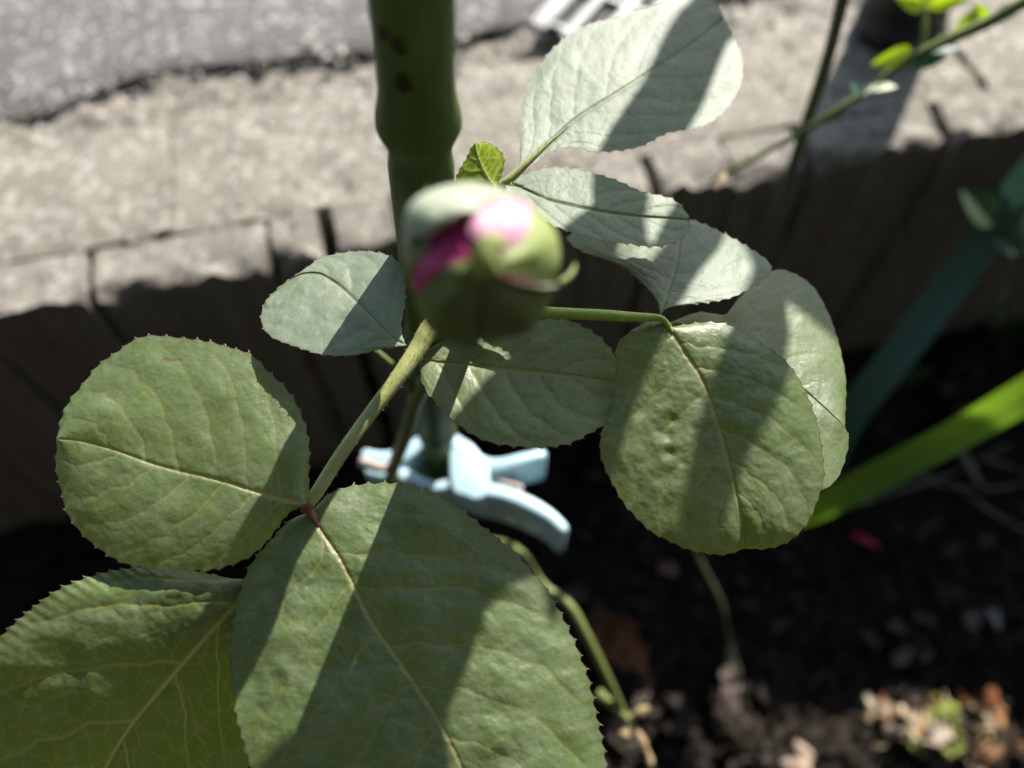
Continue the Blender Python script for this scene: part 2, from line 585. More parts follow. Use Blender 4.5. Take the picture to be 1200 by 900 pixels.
# sandy grit on the pavement, kerb and boards
n = 8000
u = RNG.uniform(-0.25, 0.85, n)
p = np.where(RNG.random(n) < 0.45, RNG.normal(0.132, 0.02, n), RNG.uniform(0.004, 0.32, n))
p = np.clip(p, 0.004, 0.4)
pts = PL + u[:, None] * WU + p[:, None] * WN
pts[:, 2] = TOP + 0.0002
pts[:, 2] -= np.where((p > 0.112) & (p < 0.15), 0.006 * RNG.random(n), 0)
g = np.where(RNG.random(n) < 0.12, RNG.uniform(0.6, 0.85, n), RNG.uniform(0.14, 0.45, n))
cols = np.stack([g, g * 0.95, g * 0.87], 1)
sz = np.clip(RNG.lognormal(-0.1, 0.5, n), 0.3, 3.0) * 0.00072
sz = np.where((p > 0.115) & (p < 0.16), sz * 1.3, sz)
sz = np.where(p > 0.165, sz * 0.6, sz)
crumbs('grit', pts, sz, cols, M_grit)

# crumbs and bark bits on the soil
n = 9000
x = RNG.uniform(-0.3, 0.42, n)
y = RNG.uniform(-0.12, 0.32, n)
G = np.stack([x, y, 0 * x], 1)
z = 0.010 * fbm(G * 28, 3) + 0.006 * np.abs(fbm(G * 120, 4)) + 0.002 * fbm(G * 400, 2) - 0.006
pts = np.stack([x, y, z + 0.001], 1)
keep = ((pts - PL) @ WN) < -0.004
pts = pts[keep]
n = len(pts)
g = np.where(RNG.random(n) < 0.02, RNG.uniform(0.05, 0.14, n), RNG.uniform(0.004, 0.013, n))
cols = np.stack([g, g * 0.88, g * 0.76], 1)
sz = np.clip(RNG.lognormal(0, 0.55, n), 0.35, 4) * 0.0016
crumbs('soil_crumbs', pts, sz, cols, M_crumb)

# unseen dark wall and overhang, added to keep open sky off the bed
M_sky_blocker = plain_material('sky_blocker_dark', (0.012, 0.011, 0.010), (0.02, 0.018, 0.016), 6, 0.8, 60, 0.001, stretch=(6, 6, 0.6))
sky_blocker = thing('sky_blocker', (0, -0.8, 0), 'unseen dark wall and overhang added behind the bed to block sky light', 'sky_blocker')
HO = np.array(sky_blocker.location)


def box(x0, x1, y0, y1, z0, z1):
    v = np.array([(x, y, z) for x in (x0, x1) for y in (y0, y1) for z in (z0, z1)], float)
    return v, [(0, 1, 3, 2), (4, 6, 7, 5), (0, 4, 5, 1), (2, 3, 7, 6), (0, 2, 6, 4), (1, 5, 7, 3)]


for k in range(16):
    v, f = box(-5, 5, -0.8 - 0.03, -0.8 + (0.004 if k % 2 else 0.0), -0.02 + 0.16 * k, 0.137 + 0.16 * k)
    link('blocker_board', v, f, M_sky_blocker, sky_blocker, HO, smooth=False)
v, f = box(-5.2, 5.2, -3, -0.836, -0.02, 2.55)
link('wall', v, f, M_sky_blocker, sky_blocker, HO, smooth=False)  # solid backing of the added sky blocker
v, f = box(-5.4, 5.4, -3.2, -0.02, 2.56, 2.68)
link('blocker_overhang', v, f, M_sky_blocker, sky_blocker, HO, smooth=False)

# ------------------------------------------------------------------ drain grate, black post
gz = TOP + 0.003
ga, gb = on_z(662, 0, gz), on_z(634, 30, gz)
gd = (ga - gb) / np.linalg.norm(ga - gb)
gx = np.array([gd[1], -gd[0], 0])
grate = thing('drain_grate', gb + np.array([0, 0, -0.003]), 'galvanised metal drain grate with pale bars in the pavement at the top', 'drain grate')


def bar(o, d, length, width, h, side):
    v = []
    for s in (0, length):
        for w in (-width / 2, width / 2):
            for zz_ in (-0.003, h):
                v.append(o + d * s + side * w + np.array([0, 0, zz_]))
    return np.array(v), [(0, 1, 3, 2), (4, 6, 7, 5), (0, 4, 5, 1), (2, 3, 7, 6), (0, 2, 6, 4), (1, 5, 7, 3)]


gl, gw_ = 0.20, 0.0175
for k in range(4):
    wd = 0.010 if k in (0, 3) else 0.005
    v, f = bar(gb + gx * (gw_ * k) - gd * 0.004, gd, gl, wd, 0.003, gx)
    link('frame_bar' if k in (0, 3) else 'bar', v, f, M_metal, grate, np.array(grate.location), smooth=False)
for k in range(6):
    v, f = bar(gb + gd * (0.004 + 0.036 * k) - gx * 0.002, gx, gw_ * 3, 0.0035, 0.0012, gd)
    link('cross_bar', v, f, M_metal, grate, np.array(grate.location), smooth=False)
pit = [gb + gx * a + gd * b + np.array([0, 0, -0.0022]) for a, b in ((0.002, 0.0), (gw_ * 3, 0.0), (gw_ * 3, gl - 0.01), (0.002, gl - 0.01))]
link('pit', pit, [(0, 1, 2, 3)], plain_material('pit_dark', (0.05, 0.05, 0.045), (0.12, 0.12, 0.11), 80, 0.9), grate, np.array(grate.location))

pc = on_z(1071, 66, TOP)
post = thing('black_post', pc, 'black round post standing on the kerb, casting a shadow toward the camera', 'post')
c_ = pc + WN * 0.022
rings = [(0.0225, 0.0), (0.0235, 0.003), (0.0235, 0.012), (0.0215, 0.016), (0.0215, 0.13)]


def lathe(c, rings, k=32):
    V = [c + np.array([r * math.cos(2 * math.pi * j / k), r * math.sin(2 * math.pi * j / k), z]) for r, z in rings for j in range(k)]
    Fc = [(i * k + j, i * k + (j + 1) % k, (i + 1) * k + (j + 1) % k, (i + 1) * k + j) for i in range(len(rings) - 1) for j in range(k)]
    Fc.append(tuple(reversed(range(k))))
    Fc.append(tuple(range((len(rings) - 1) * k, len(rings) * k)))
    return np.array(V), Fc


v, f = lathe(c_, rings[3:])
v[:, 2] += 0.0
link('shaft', v, f, M_black, post, pc)
v, f = lathe(c_, rings[:4])
link('collar', v, f, M_black, post, pc)

# ------------------------------------------------------------------ green garden stake
SA, SB = at(482, 0, 0.0968), at(513, 530, 0.285)
sd = (SB - SA) / np.linalg.norm(SB - SA)
s_top = SA - sd * 0.22
s_bot = SA + sd * ((SA[2] + 0.03) / -sd[2])
slen = np.linalg.norm(s_bot - s_top)
foot = SA + sd * (SA[2] / -sd[2])
stake = thing('garden_stake', foot, 'tall green plastic garden stake with swollen nodes beside the rose bud', 'garden stake')


def stake_at(py):                                 # distance down the stake seen at photo row py
    best = min(np.linspace(0, slen, 4000), key=lambda s: abs(450 - FPX * ((s_top + sd * s - C0) @ U_) / ((s_top + sd * s - C0) @ F_) - py) if (s_top + sd * s - C0) @ F_ > 0.03 else 1e9)
    return best


def stake_mesh(top, d, length, nodes, k=36, n=420):
    a = np.cross(d, [0, 1, 0]); a /= np.linalg.norm(a)
    b = np.cross(d, a)
    V, Fc = [], []
    for i in range(n):
        s = length * i / (n - 1)
        r = 0.0053
        for q in nodes:
            x = (s - q) / 0.0048
            r += 0.0011 * math.exp(-x * x) if x < 0 else 0.0011 * math.exp(-(x * 1.9) ** 2)
            r -= 0.00045 * math.exp(-((s - q - 0.0065) / 0.0022) ** 2)
        for j in range(k):
            th = 2 * math.pi * j / k
            rr = r * (1 + 0.012 * math.sin(5 * th + 1) + 0.006 * math.sin(11 * th))
            V.append(top + d * s + (a * math.cos(th) + b * math.sin(th)) * rr)
    for i in range(n - 1):
        for j in range(k):
            q = (j + 1) % k
            Fc.append((i * k + j, (i + 1) * k + j, (i + 1) * k + q, i * k + q))
    Fc.append(tuple(range(k)))
    Fc.append(tuple(reversed(range((n - 1) * k, n * k))))
    return np.array(V), Fc


q1, q2, q3 = stake_at(140), stake_at(505), stake_at(562)
v, f = stake_mesh(s_top, sd, slen, [q1 - 0.085, q1, q1 + (q2 - q1) * 0.5, q2, q3, q3 + 0.07, q3 + 0.14])
link('pole', v, f, M_stake, stake, foot)
for px_, py_, w in ((466, 16, 0.0009), (471, 60, 0.0011), (449, 9, 0.0007)):
    # black mould specks on the near side of the pole
    s = stake_at(py_)
    c = s_top + sd * s
    tow = C0 - c
    tow = tow - sd * (tow @ sd)
    tow /= np.linalg.norm(tow)
    sx = np.cross(sd, tow)
    if sx @ R_ < 0:
        sx = -sx
    cx = (px_ - (600 + FPX * (c @ R_) / ((c - C0) @ F_))) * ((c - C0) @ F_) / FPX
    ang = math.asin(max(-0.95, min(0.95, cx / 0.0053)))
    V = []
    for j in range(14):
        th = 2 * math.pi * j / 14
        a2 = ang + w * math.cos(th) * (1 + 0.2 * math.sin(3 * th)) / 0.0053
        for rr in (0.00552,):
            V.append(c + sd * w * 1.6 * math.sin(th) + (sx * math.sin(a2) + tow * math.cos(a2)) * rr)
    link('mould_speck', V, [tuple(range(14))], M_spot, stake, foot)

# ------------------------------------------------------------------ leaves
def seg_dist(P, poly):
    d = np.full(len(P), 1e9)
    for a, b in zip(poly[:-1], poly[1:]):
        ab = b - a
        L2 = ab @ ab + 1e-12
        t = np.clip(((P - a) @ ab) / L2, 0, 1)
        d = np.minimum(d, np.linalg.norm(P - a - t[:, None] * ab, axis=1))
    return d


def voro(P, cell, seed):
    q = P / cell
    i = np.floor(q).astype(np.int64)
    f1 = np.full(len(P), 9.0)
    f2 = np.full(len(P), 9.0)
    for dx in (-1, 0, 1):
        for dy in (-1, 0, 1):
            cx, cy = i[:, 0] + dx, i[:, 1] + dy
            o = np.stack([cx + hash3(cx, cy, np.full_like(cx, seed)), cy + hash3(cx, cy, np.full_like(cx, seed + 7))], 1)
            d = np.linalg.norm(q - o, axis=1)
            f2 = np.where(d < f1, f1, np.minimum(f2, d))
            f1 = np.minimum(f1, d)
    return (f2 - f1) * cell


def leaflet(parent, origin, left, right, mid, d, n, mat, anchor=None, cup=0.0, fold=0.06, bend=0.0, side=0.0, curl=0.0,
            tooth=3.2, gap=15.0, wr=1.0, seed=1, nv=6, spots=(), hair=5.0, red=1.0, pil=1.0, vw=1.0, name='leaflet', twist=0.0, dents=()):
    """a rose leaflet: outline and midrib traced, laid on its own tilted plane at depth d, then folded, cupped and wrinkled"""
    n = np.asarray(n, float)
    n = n / np.linalg.norm(n)
    if anchor is None:
        anchor = mid[0]
    per = np.linalg.norm(np.diff(np.asarray(left, float), axis=0), axis=1).sum()
    NT = int(np.clip(per / 2.2, 70, 330))
    Lc, Rc, Mc = catmull(left, NT), catmull(right, NT), catmull(mid, NT)
    wid = np.linalg.norm(Lc - Rc, axis=1).max()
    NS = int(np.clip(wid / 3.8, 16, 92))
    s = np.linspace(-1, 1, 2 * NS + 1)
    # teeth along the margin
    tips = []

    def toothed(Cv, sgn):
        T = np.gradient(Cv, axis=0)
        T /= np.linalg.norm(T, axis=1)[:, None] + 1e-9
        Nn = np.stack([T[:, 1], -T[:, 0]], 1) * sgn
        if ((Cv - Mc) * Nn).sum() < 0:
            Nn = -Nn
        L = np.r_[0, np.cumsum(np.linalg.norm(np.diff(Cv, axis=0), axis=1))]
        ph = L / gap + 0.22 * vnoise(np.stack([L / 40, 0 * L + seed, 0 * L], 1))
        fr = ph % 1.0
        saw = np.where(fr < 0.72, (fr / 0.72) ** 1.5, 1 - (fr - 0.72) / 0.28)
        env = np.clip(L / (0.10 * L[-1]), 0, 1) * np.clip((L[-1] - L) / (0.03 * L[-1]), 0, 1)
        amp = tooth * (0.65 + 0.5 * hash3(np.floor(ph).astype(np.int64), np.full(len(ph), seed), np.full(len(ph), 3)))
        out = Cv + Nn * ((saw - 0.35) * amp * env)[:, None]
        wave = 1.2 * vnoise(np.stack([L / 28, 0 * L + seed * 3.3, 0 * L], 1)) * env
        out = out + Nn * wave[:, None]
        for i in range(2, NT - 2):
            if saw[i] > saw[i - 1] and saw[i] >= saw[i + 1] and env[i] > 0.25:
                tips.append((i, sgn, Nn[i] * 0.75 + T[i] * 0.65))
        return out
    Lt, Rt = toothed(Lc, -1), toothed(Rc, 1)
    E = np.where(s[None, :, None] < 0, Lc[:, None], Rc[:, None])
    Et = np.where(s[None, :, None] < 0, Lt[:, None], Rt[:, None])
    a = np.abs(s)[None, :, None]
    PX = Mc[:, None] + (E - Mc[:, None]) * a + (Et - E) * a ** 8
    t = np.linspace(0, 1, NT)
    T2, S2 = np.meshgrid(t, s, indexing='ij')
    P = PX.reshape(-1, 2)
    tf, sf = T2.ravel(), S2.ravel()
    # secondary veins
    dm = seg_dist(P, Mc[::3])
    ds = np.full(len(P), 1e9)
    rs = np.random.default_rng(seed)
    for k in range(nv):
        for sg in (-1, 1):
            t0 = 0.05 + 0.82 * (k + (0.28 if sg > 0 else 0.0) + rs.uniform(-0.1, 0.1)) / nv
            q = np.linspace(0, 0.93, 14)
            tv = t0 + (0.20 + 0.04 * rs.random()) * q + 0.09 * q ** 3
            ok = tv < 0.985
            if ok.sum() < 3:
                continue
            tv, qv = tv[ok], q[ok]
            C1 = Lc if sg < 0 else Rc
            m_ = np.stack([np.interp(tv, t, Mc[:, j]) for j in (0, 1)], 1)
            e_ = np.stack([np.interp(tv, t, C1[:, j]) for j in (0, 1)], 1)
            pv = m_ + (e_ - m_) * qv[:, None] + rs.normal(0, 0.006 * wid, (len(tv), 2))
            same = np.sign(sf) == sg
            dd = seg_dist(P, pv)
            ds = np.where(same | (np.abs(sf) < 0.05), np.minimum(ds, dd), ds)
    cell = max(wid / 13, 13)
    dt = voro(P + 2.5 * np.stack([vnoise(np.c_[P / 14, 0 * dm + seed]), vnoise(np.c_[P / 14, 0 * dm + seed + 9])], 1), cell, seed)
    du = voro(P, cell * 0.42, seed + 31)
    vm = np.exp(-(dm / (2.3 * vw * (1.15 - 0.75 * tf))) ** 2)
    vs = np.exp(-(ds / (1.0 * vw)) ** 2) * (0.8 - 0.55 * np.abs(sf))
    vt = np.exp(-(dt / 1.5) ** 2)
    vu = np.exp(-(du / 1.0) ** 2)
    main = np.clip(np.maximum(vm, 0.9 * vs), 0, 1)
    fine = np.clip(0.75 * vt + 0.3 * vu, 0, 1)
    rim = np.clip(1 - np.minimum(1 - np.abs(sf), 1) * wid * 0.5 / 1.6, 0, 1) * red
    rim = np.maximum(rim, 0)
    spot = np.zeros(len(P))
    for (x0, y0, x1, y1, w) in spots:
        dd = seg_dist(P, np.array([(x0, y0), (x1, y1)], float))
        spot = np.maximum(spot, np.clip(1.4 - dd / w, 0, 1))
    for _ in range(int(3 + wid / 40)):
        i = rs.integers(0, len(P))
        if 0.1 < abs(sf[i]) < 0.93 and 0.1 < tf[i]:
            spot = np.maximum(spot, rs.uniform(0.25, 0.8) * np.clip(1.5 - np.linalg.norm((P - P[i]) * [1, rs.uniform(0.6, 1.4)], axis=1) / rs.uniform(0.8, 1.7), 0, 1))
    # place on the plane
    r = ray(P)
    ra = ray(anchor)
    dep = d * (n @ ra) / (r @ n)
    W3 = C0 + r * dep[:, None]
    unit = d / FPX                                   # metres per photo pixel here
    Wm = wid * 0.5 * unit
    Lm = np.linalg.norm(np.diff(Mc, axis=0), axis=1).sum() * unit
    h = Wm * (cup * sf ** 2 + fold * np.abs(sf) ** 1.2) + Lm * bend * tf ** 2 + Wm * side * sf + Wm * twist * sf * tf
    h += curl * Wm * np.clip((tf - 0.8) / 0.2, 0, 1) ** 2
    fade = np.clip((1 - np.abs(sf)) * 6, 0.25, 1) * np.clip(tf * 8, 0, 1)
    pill = np.clip(np.minimum(ds, dm) / (0.085 * wid), 0, 1)
    pill = pill * (2 - pill)
    h += fade * unit * pil * (2.0 * pill + 0.3 * np.clip(dt / (0.35 * cell), 0, 1))
    wn3 = np.c_[P, 0 * dm + seed * 5.1]
    h += unit * wr * fade * (2.4 * fbm(wn3 / 38, 2) + 0.9 * fbm(wn3 / 13, 3))
    h += unit * wr * 3.0 * fbm(np.c_[P / 85, 0 * dm + seed], 2) * np.clip(tf * 5, 0, 1)
    h -= unit * (1.6 * vm + 0.5 * vs)
    for (x0, y0, rad, dp_) in dents:
        h -= unit * 0.45 * dp_ * np.exp(-((P[:, 0] - x0) ** 2 + (P[:, 1] - y0) ** 2) / rad ** 2)
    W3 = W3 - r * (h / np.clip(-(r @ n), 0.25, None))[:, None]
    col = np.stack([main, fine, rim, spot], 1)
    faces = [tuple(q) for q in grid_faces(NT, 2 * NS + 1)]
    # orientation: face the same way as n
    fa = np.array(faces[len(faces) // 2 + NS // 2])
    if np.cross(W3[fa[1]] - W3[fa[0]], W3[fa[2]] - W3[fa[0]]) @ n < 0:
        faces = [q[::-1] for q in faces]
    midx = [0] * len(faces)
    V = [W3]
    off = len(W3)
    cols = [col]
    rs = np.random.default_rng(seed + 5)
    for (i, sg, dv) in tips:
        vi = i * (2 * NS + 1) + (0 if sg < 0 else 2 * NS)
        p = W3[vi]
        dv = dv / np.linalg.norm(dv)
        dd = R_ * dv[0] - U_ * dv[1]
        dd = dd - n * (dd @ n) + n * rs.uniform(-0.1, 0.35)
        ln = 0.68 * hair * unit * rs.uniform(0.45, 1.15)
        cv, cf = cone(p - dd * 0.3 * unit, dd, ln, 0.75 * unit)
        V.append(cv)
        faces += [tuple(x + off for x in q) for q in cf]
        midx += [1] * len(cf)
        off += len(cv)
        cols.append(np.zeros((len(cv), 4)))
    o = link(name, np.vstack(V), faces, [mat, M_hair], parent, origin, attr=np.vstack(cols), midx=midx)
    return o


def hairy_tube(pts, radii, n=70, k=14, hairs=0, hl=0.0007, seed=3):
    v, f, P, rr = tube(pts, radii, n, k)
    nf = len(f)
    parts = [(v, f)]
    rs = np.random.default_rng(seed)
    for _ in range(hairs):
        i = rs.integers(1, n - 1)
        j = rs.integers(0, k)
        p = v[i * k + j]
        dd = p - P[i]
        parts.append(cone(p - dd * 0.05, dd + rs.normal(0, 0.25, 3) * rr[i], hl * rs.uniform(0.4, 1.2), 0.00009))
    V, Fc = join(parts)
    return V, Fc, [0] * nf + [1] * (len(Fc) - nf)


# ------------------------------------------------------------------ the rose
root = at(452, 640, 0.44)
root[2] = 0.0
rose = thing('rose_plant', (root[0], root[1], soil_z(root[0], root[1])), 'rose plant with one pink bud opening and large toothed green leaflets', 'rose plant')
RO = np.array(rose.location)

# main stem: from the soil, past the peg, up to the bud
BUD_C = at(566, 311, 0.088)
stem_pts = [root + np.array([0, 0, -0.02]), at(445, 640, 0.40), at(452, 590, 0.31), at(462, 545, 0.262), at(477, 505, 0.232), at(487, 470, 0.210), at(505, 440, 0.192), at(534, 402, 0.172), at(556, 371, 0.150), at(566, 350, 0.128), BUD_C + F_ * 0.012]
v, f, mi = hairy_tube(stem_pts, [0.0028, 0.0026, 0.0024, 0.0021, 0.0021, 0.0022, 0.0022, 0.0021, 0.0021, 0.0023], 120, 16, 90, 0.0009)
link('stem', v, f, [M_stem, M_hair], rose, RO, midx=mi)
# side shoot with a knuckle, crossing above the peg
v, f, P_, r_ = tube([at(490, 466, 0.208), at(470, 440, 0.196), at(455, 424, 0.192), at(440, 410, 0.19)], [0.0013, 0.0012, 0.001, 0.0006], 30, 10)
link('side_shoot', v, f, M_stem, rose, RO)
v, f, P_, r_ = tube([at(462, 545, 0.262), at(446, 548, 0.258), at(424, 541, 0.252)], [0.0014, 0.0016, 0.0019], 24, 10)
link('cut_shoot', v, f, plain_material('cut_shoot_tan', (0.3, 0.24, 0.19), (0.45, 0.38, 0.33), 200, 0.7), rose, RO)
v, f, P_, r_ = tube([at(460, 552, 0.266), at(474, 580, 0.262), at(484, 610, 0.26)], [0.0015, 0.0013, 0.001], 24, 10)
link('side_shoot', v, f, M_stem, rose, RO)
# lower branch with nodes, bottom centre
lb = [at(596, 640, 0.30), at(636, 686, 0.29), at(666, 708, 0.285), at(686, 742, 0.285), at(712, 795, 0.29), at(733, 842, 0.30)]
v, f, P_, r_ = tube([root + np.array([0, 0, 0.03]), at(520, 640, 0.37), *lb], [0.0018, 0.0019, 0.0018, 0.0019, 0.0024, 0.0018, 0.0017, 0.0016], 90, 12)
br = link('branch', v, f, M_stem, rose, RO)
M_node = plain_material('node_tan', (0.2, 0.14, 0.07), (0.36, 0.27, 0.14), 200, 0.7)
for a_, b_, r1, r2, mm in (((700, 812), (738, 846), 0.0022, 0.0013, M_stem), ((733, 842), (760, 829), 0.0009, 0.0018, M_node), ((733, 846), (728, 868), 0.0010, 0.0019, M_node), ((738, 846), (758, 884), 0.0009, 0.0017, M_node), ((757, 880), (762, 900), 0.0013, 0.0012, M_node)):
    v, f, P_, r_ = tube([at(*a_, 0.298), at((a_[0] + b_[0]) / 2 + 2, (a_[1] + b_[1]) / 2, 0.297), at(*b_, 0.296)], [r1, (r1 + r2) / 2, r2 * 1.2, r2 * 0.5], 20, 10)
    link('bud_node', v, f, mm, br, RO)

# --- lower left compound leaf
ra_pts = [at(530, 362, 0.149), at(505, 384, 0.146), at(490, 408, 0.145), at(468, 440, 0.143), at(430, 490, 0.141), at(398, 535, 0.1395), at(372, 576, 0.1385), at(360, 592, 0.1382)]
v, f, mi = hairy_tube(ra_pts, [0.0021, 0.00185, 0.0016, 0.00135, 0.00125, 0.0012, 0.0012, 0.0011], 90, 16, 230, 0.0008, 8)
leafA = link('compound_leaf', v, f, [M_rachis, M_hair], rose, RO, midx=mi)
leafA['label'] = 'lower left compound leaf with five leaflets'

# reddish joint where the end leaflets meet, and their short stalks
M_joint = plain_material('joint_red_brown', (0.16, 0.06, 0.03), (0.28, 0.13, 0.06), 400, 0.5)
jparts = [tube([at(364, 584, 0.1384), at(360, 592, 0.1382), at(358, 600, 0.1384)], [0.0010, 0.0014, 0.0009], 14, 10)[:2],
          tube([at(361, 592, 0.1380), at(350, 589, 0.1366), at(338, 585, 0.1356)], [0.0009, 0.0007, 0.0004], 14, 8)[:2],
          tube([at(360, 594, 0.1381), at(365, 603, 0.1383), at(373, 616, 0.1381)], [0.0009, 0.0007, 0.0004], 14, 8)[:2]]
v, f = join(jparts)
link('joint', v, f, M_joint, leafA, RO)
# left leaflet (pale, half in shade)
leaflet(leafA, RO,
        [(478, 405), (470, 406), (455, 409), (443, 410.5), (415, 416), (383, 416), (362, 411), (343, 405), (320, 396), (309, 384), (307, 370), (311, 352)],
        [(478, 405), (474, 401), (471, 382), (475, 352), (474, 319), (464, 305), (448, 297), (425, 294), (397, 297), (373, 305), (352, 318), (327, 337), (311, 352)],
        [(478, 405), (460, 396), (432, 368), (406, 342), (390, 329), (371, 320), (345, 325), (311, 352)],
        0.1374, (0.03, 0.10, 0.99), M_pale, cup=-0.05, fold=0.03, tooth=1.6, gap=13, wr=0.55, seed=2, nv=5, pil=0.4, vw=0.6)
# right leaflet under the bud
leaflet(leafA, RO,
        [(488, 419), (502, 408.5), (523, 396.6), (545, 386), (577, 378), (610, 374), (640, 373), (658, 373.5), (675, 379), (697, 391), (715, 407), (725, 428), (727, 450)],
        [(488, 419), (492, 425), (492, 434), (496, 452), (506, 468), (528, 490), (549, 506), (570, 517), (596, 523), (621, 524), (649, 523), (673, 518), (690, 509), (712, 495), (722, 483), (727, 468), (727, 450)],
        [(488, 419), (508, 424), (541, 427.5), (577, 431), (603, 433), (632, 435.6), (671, 440), (697, 444), (727, 450)],
        0.1472, (0.0, 0.0, 1.0), M_leaf, cup=-0.05, fold=0.05, bend=-0.03, tooth=2.6, gap=17, wr=0.4, pil=0.6, seed=5, nv=5, vw=0.7)
# round leaflet
leaflet(leafA, RO,
        [(358, 590), (350, 595), (336, 604), (312, 635), (284, 656), (243, 668), (198, 668), (153, 663), (119, 645), (91, 621), (77, 594), (66.5, 556), (66, 514)],
        [(358, 590), (362, 578), (362, 556), (362, 521), (353, 487), (339, 461), (312, 432), (291, 415), (257, 403), (205, 395), (177, 393), (150, 403), (119, 425), (91, 456), (74, 484), (66, 514)],
        [(358, 590), (345, 588), (305, 578), (257, 563), (188, 546), (136, 528), (95, 517), (66, 514)],
        0.1345, (0.08, -0.33, 0.94), M_leaf, cup=-0.20, fold=0.09, bend=-0.05, tooth=2.6, gap=17, wr=0.55, pil=0.55, seed=9, nv=6,
        spots=((192, 420, 204, 422, 1.6), (204, 422, 215, 421, 1.0)))
# big leaflet
leaflet(leafA, RO,
        [(362, 600), (340, 610), (317, 633), (294, 663), (279, 702), (270, 752), (272, 805), (283, 859), (300, 910), (335, 970), (390, 1035), (460, 1080), (530, 1102), (604, 1108)],
        [(362, 600), (369, 595), (386, 579), (410, 569.5), (444, 567), (482, 568), (513, 579), (544, 600), (574, 623), (597, 642), (624, 671), (647, 702), (670, 744), (685, 782), (697, 828), (706, 867), (712, 910), (713, 960), (702, 1020), (665, 1075), (604, 1108)],
        [(362, 600), (379, 626), (402, 661), (436, 729), (467, 773), (509, 836), (542, 900), (580, 990), (604, 1108)],
        0.1385, (0.06, -0.22, 0.97), M_leaf, cup=-0.10, fold=0.06, bend=-0.05, tooth=3.6, gap=17, wr=1.0, seed=14, nv=7, hair=6,
        spots=((397, 757, 404, 771, 1.3),))
# bottom left leaflet
leaflet(leafA, RO,
        [(358, 602), (338, 640), (312, 668), (283, 687), (261, 677), (227, 669), (181, 664), (151, 666), (110, 675), (68, 692), (30, 719), (7, 741), (-25, 775), (-60, 830), (-75, 900), (-55, 980), (0, 1050), (50, 1085)],
        [(358, 602), (352, 640), (330, 690), (312, 740), (305, 800), (298, 860), (280, 930), (240, 1000), (180, 1050), (110, 1080), (50, 1085)],
        [(358, 602), (335, 635), (308, 670), (279, 705), (227, 764), (185, 813), (151, 855), (125, 898), (85, 980), (50, 1085)],
        0.1385, (0.48, -0.56, 0.67), M_thin, cup=-0.40, fold=0.08, bend=-0.36, side=0.0, tooth=3.0, gap=14, wr=0.8, pil=1.5, seed=23, nv=5, hair=4.5, vw=1.35)

# --- right compound leaf
rb_pts = [at(525, 362, 0.1485), at(580, 362, 0.146), at(640, 366, 0.1435), at(700, 369, 0.1415), at(750, 372, 0.1405), at(772, 372.5, 0.1405), at(781, 378, 0.1408), at(788, 390, 0.1411)]
v, f, mi = hairy_tube(rb_pts, [0.0013, 0.0012, 0.00115, 0.00105, 0.001, 0.001, 0.0008, 0.0003], 90, 14, 170, 0.0006, 12)
leafB = link('compound_leaf', v, f, [M_rachis2, M_hair], rose, RO, midx=mi)
leafB['label'] = 'right compound leaf with three leaflets in view'
leaflet(leafB, RO,
        [(774, 372), (773, 365), (768, 350), (753, 333), (733, 315), (707, 303), (683, 295), (667, 284), (666, 277), (680, 266), (710, 258), (750, 252), (800, 254)],
        [(774, 372), (777, 364), (783, 360), (803, 358), (827, 355), (857, 348), (880, 337), (898, 324), (904, 314), (898, 304), (880, 292), (853, 277), (833, 267), (815, 260), (800, 254)],
        [(774, 372), (783, 343), (792, 313), (797, 283), (800, 254)],
        0.1410, (0.0, 0.22, 0.97), M_pale, cup=-0.06, fold=0.03, tooth=1.8, gap=13, wr=0.45, seed=31, nv=5, pil=0.35, vw=0.7)
leaflet(leafB, RO,
        [(784, 378), (820, 366), (849, 368), (863, 352), (886, 331), (909, 317), (933, 322), (956, 340), (975, 375), (986, 417), (992, 459), (991, 485), (990, 500)],
        [(784, 378), (800, 420), (830, 470), (865, 520), (900, 560), (935, 580), (962, 574), (979, 562), (991, 539), (995, 515), (990, 500)],
        [(784, 378), (840, 395), (890, 420), (940, 455), (990, 500)],
        0.1500, (0.20, -0.02, 0.97), M_leaf, cup=-0.10, fold=0.0, tooth=1.0, gap=16, pil=0.15, vw=0.5, wr=0.35, seed=37, nv=5, red=0.3, hair=2.5)
leaflet(leafB, RO,
        [(778, 376), (768, 376), (755, 378), (737, 389), (722, 406), (722, 440), (718, 478), (706, 504), (704, 534), (718, 567), (734, 595), (760, 620), (793, 639), (821, 647), (849, 650), (872, 643)],
        [(778, 376), (786, 383), (802, 380), (830, 377), (858, 382), (886, 399), (919, 422), (942, 455), (958, 497), (965, 534), (964, 567), (951, 604), (928, 632), (900, 643), (872, 643)],
        [(778, 376), (790, 394), (802, 413), (825, 450), (844, 506), (858, 557), (868, 605), (872, 643)],
        0.1412, (0.06, -0.32, 0.94), M_leaf, cup=-0.16, fold=0.07, bend=-0.05, curl=-0.16, tooth=1.8, gap=16, pil=0.7, wr=0.75, seed=41, nv=6, hair=3.5,
        dents=((790, 493, 6, 4), (784, 512, 6, 5), (784, 531, 7, 5), (800, 542, 5, 3), (770, 505, 6, 3), (812, 500, 5, 2.5)))

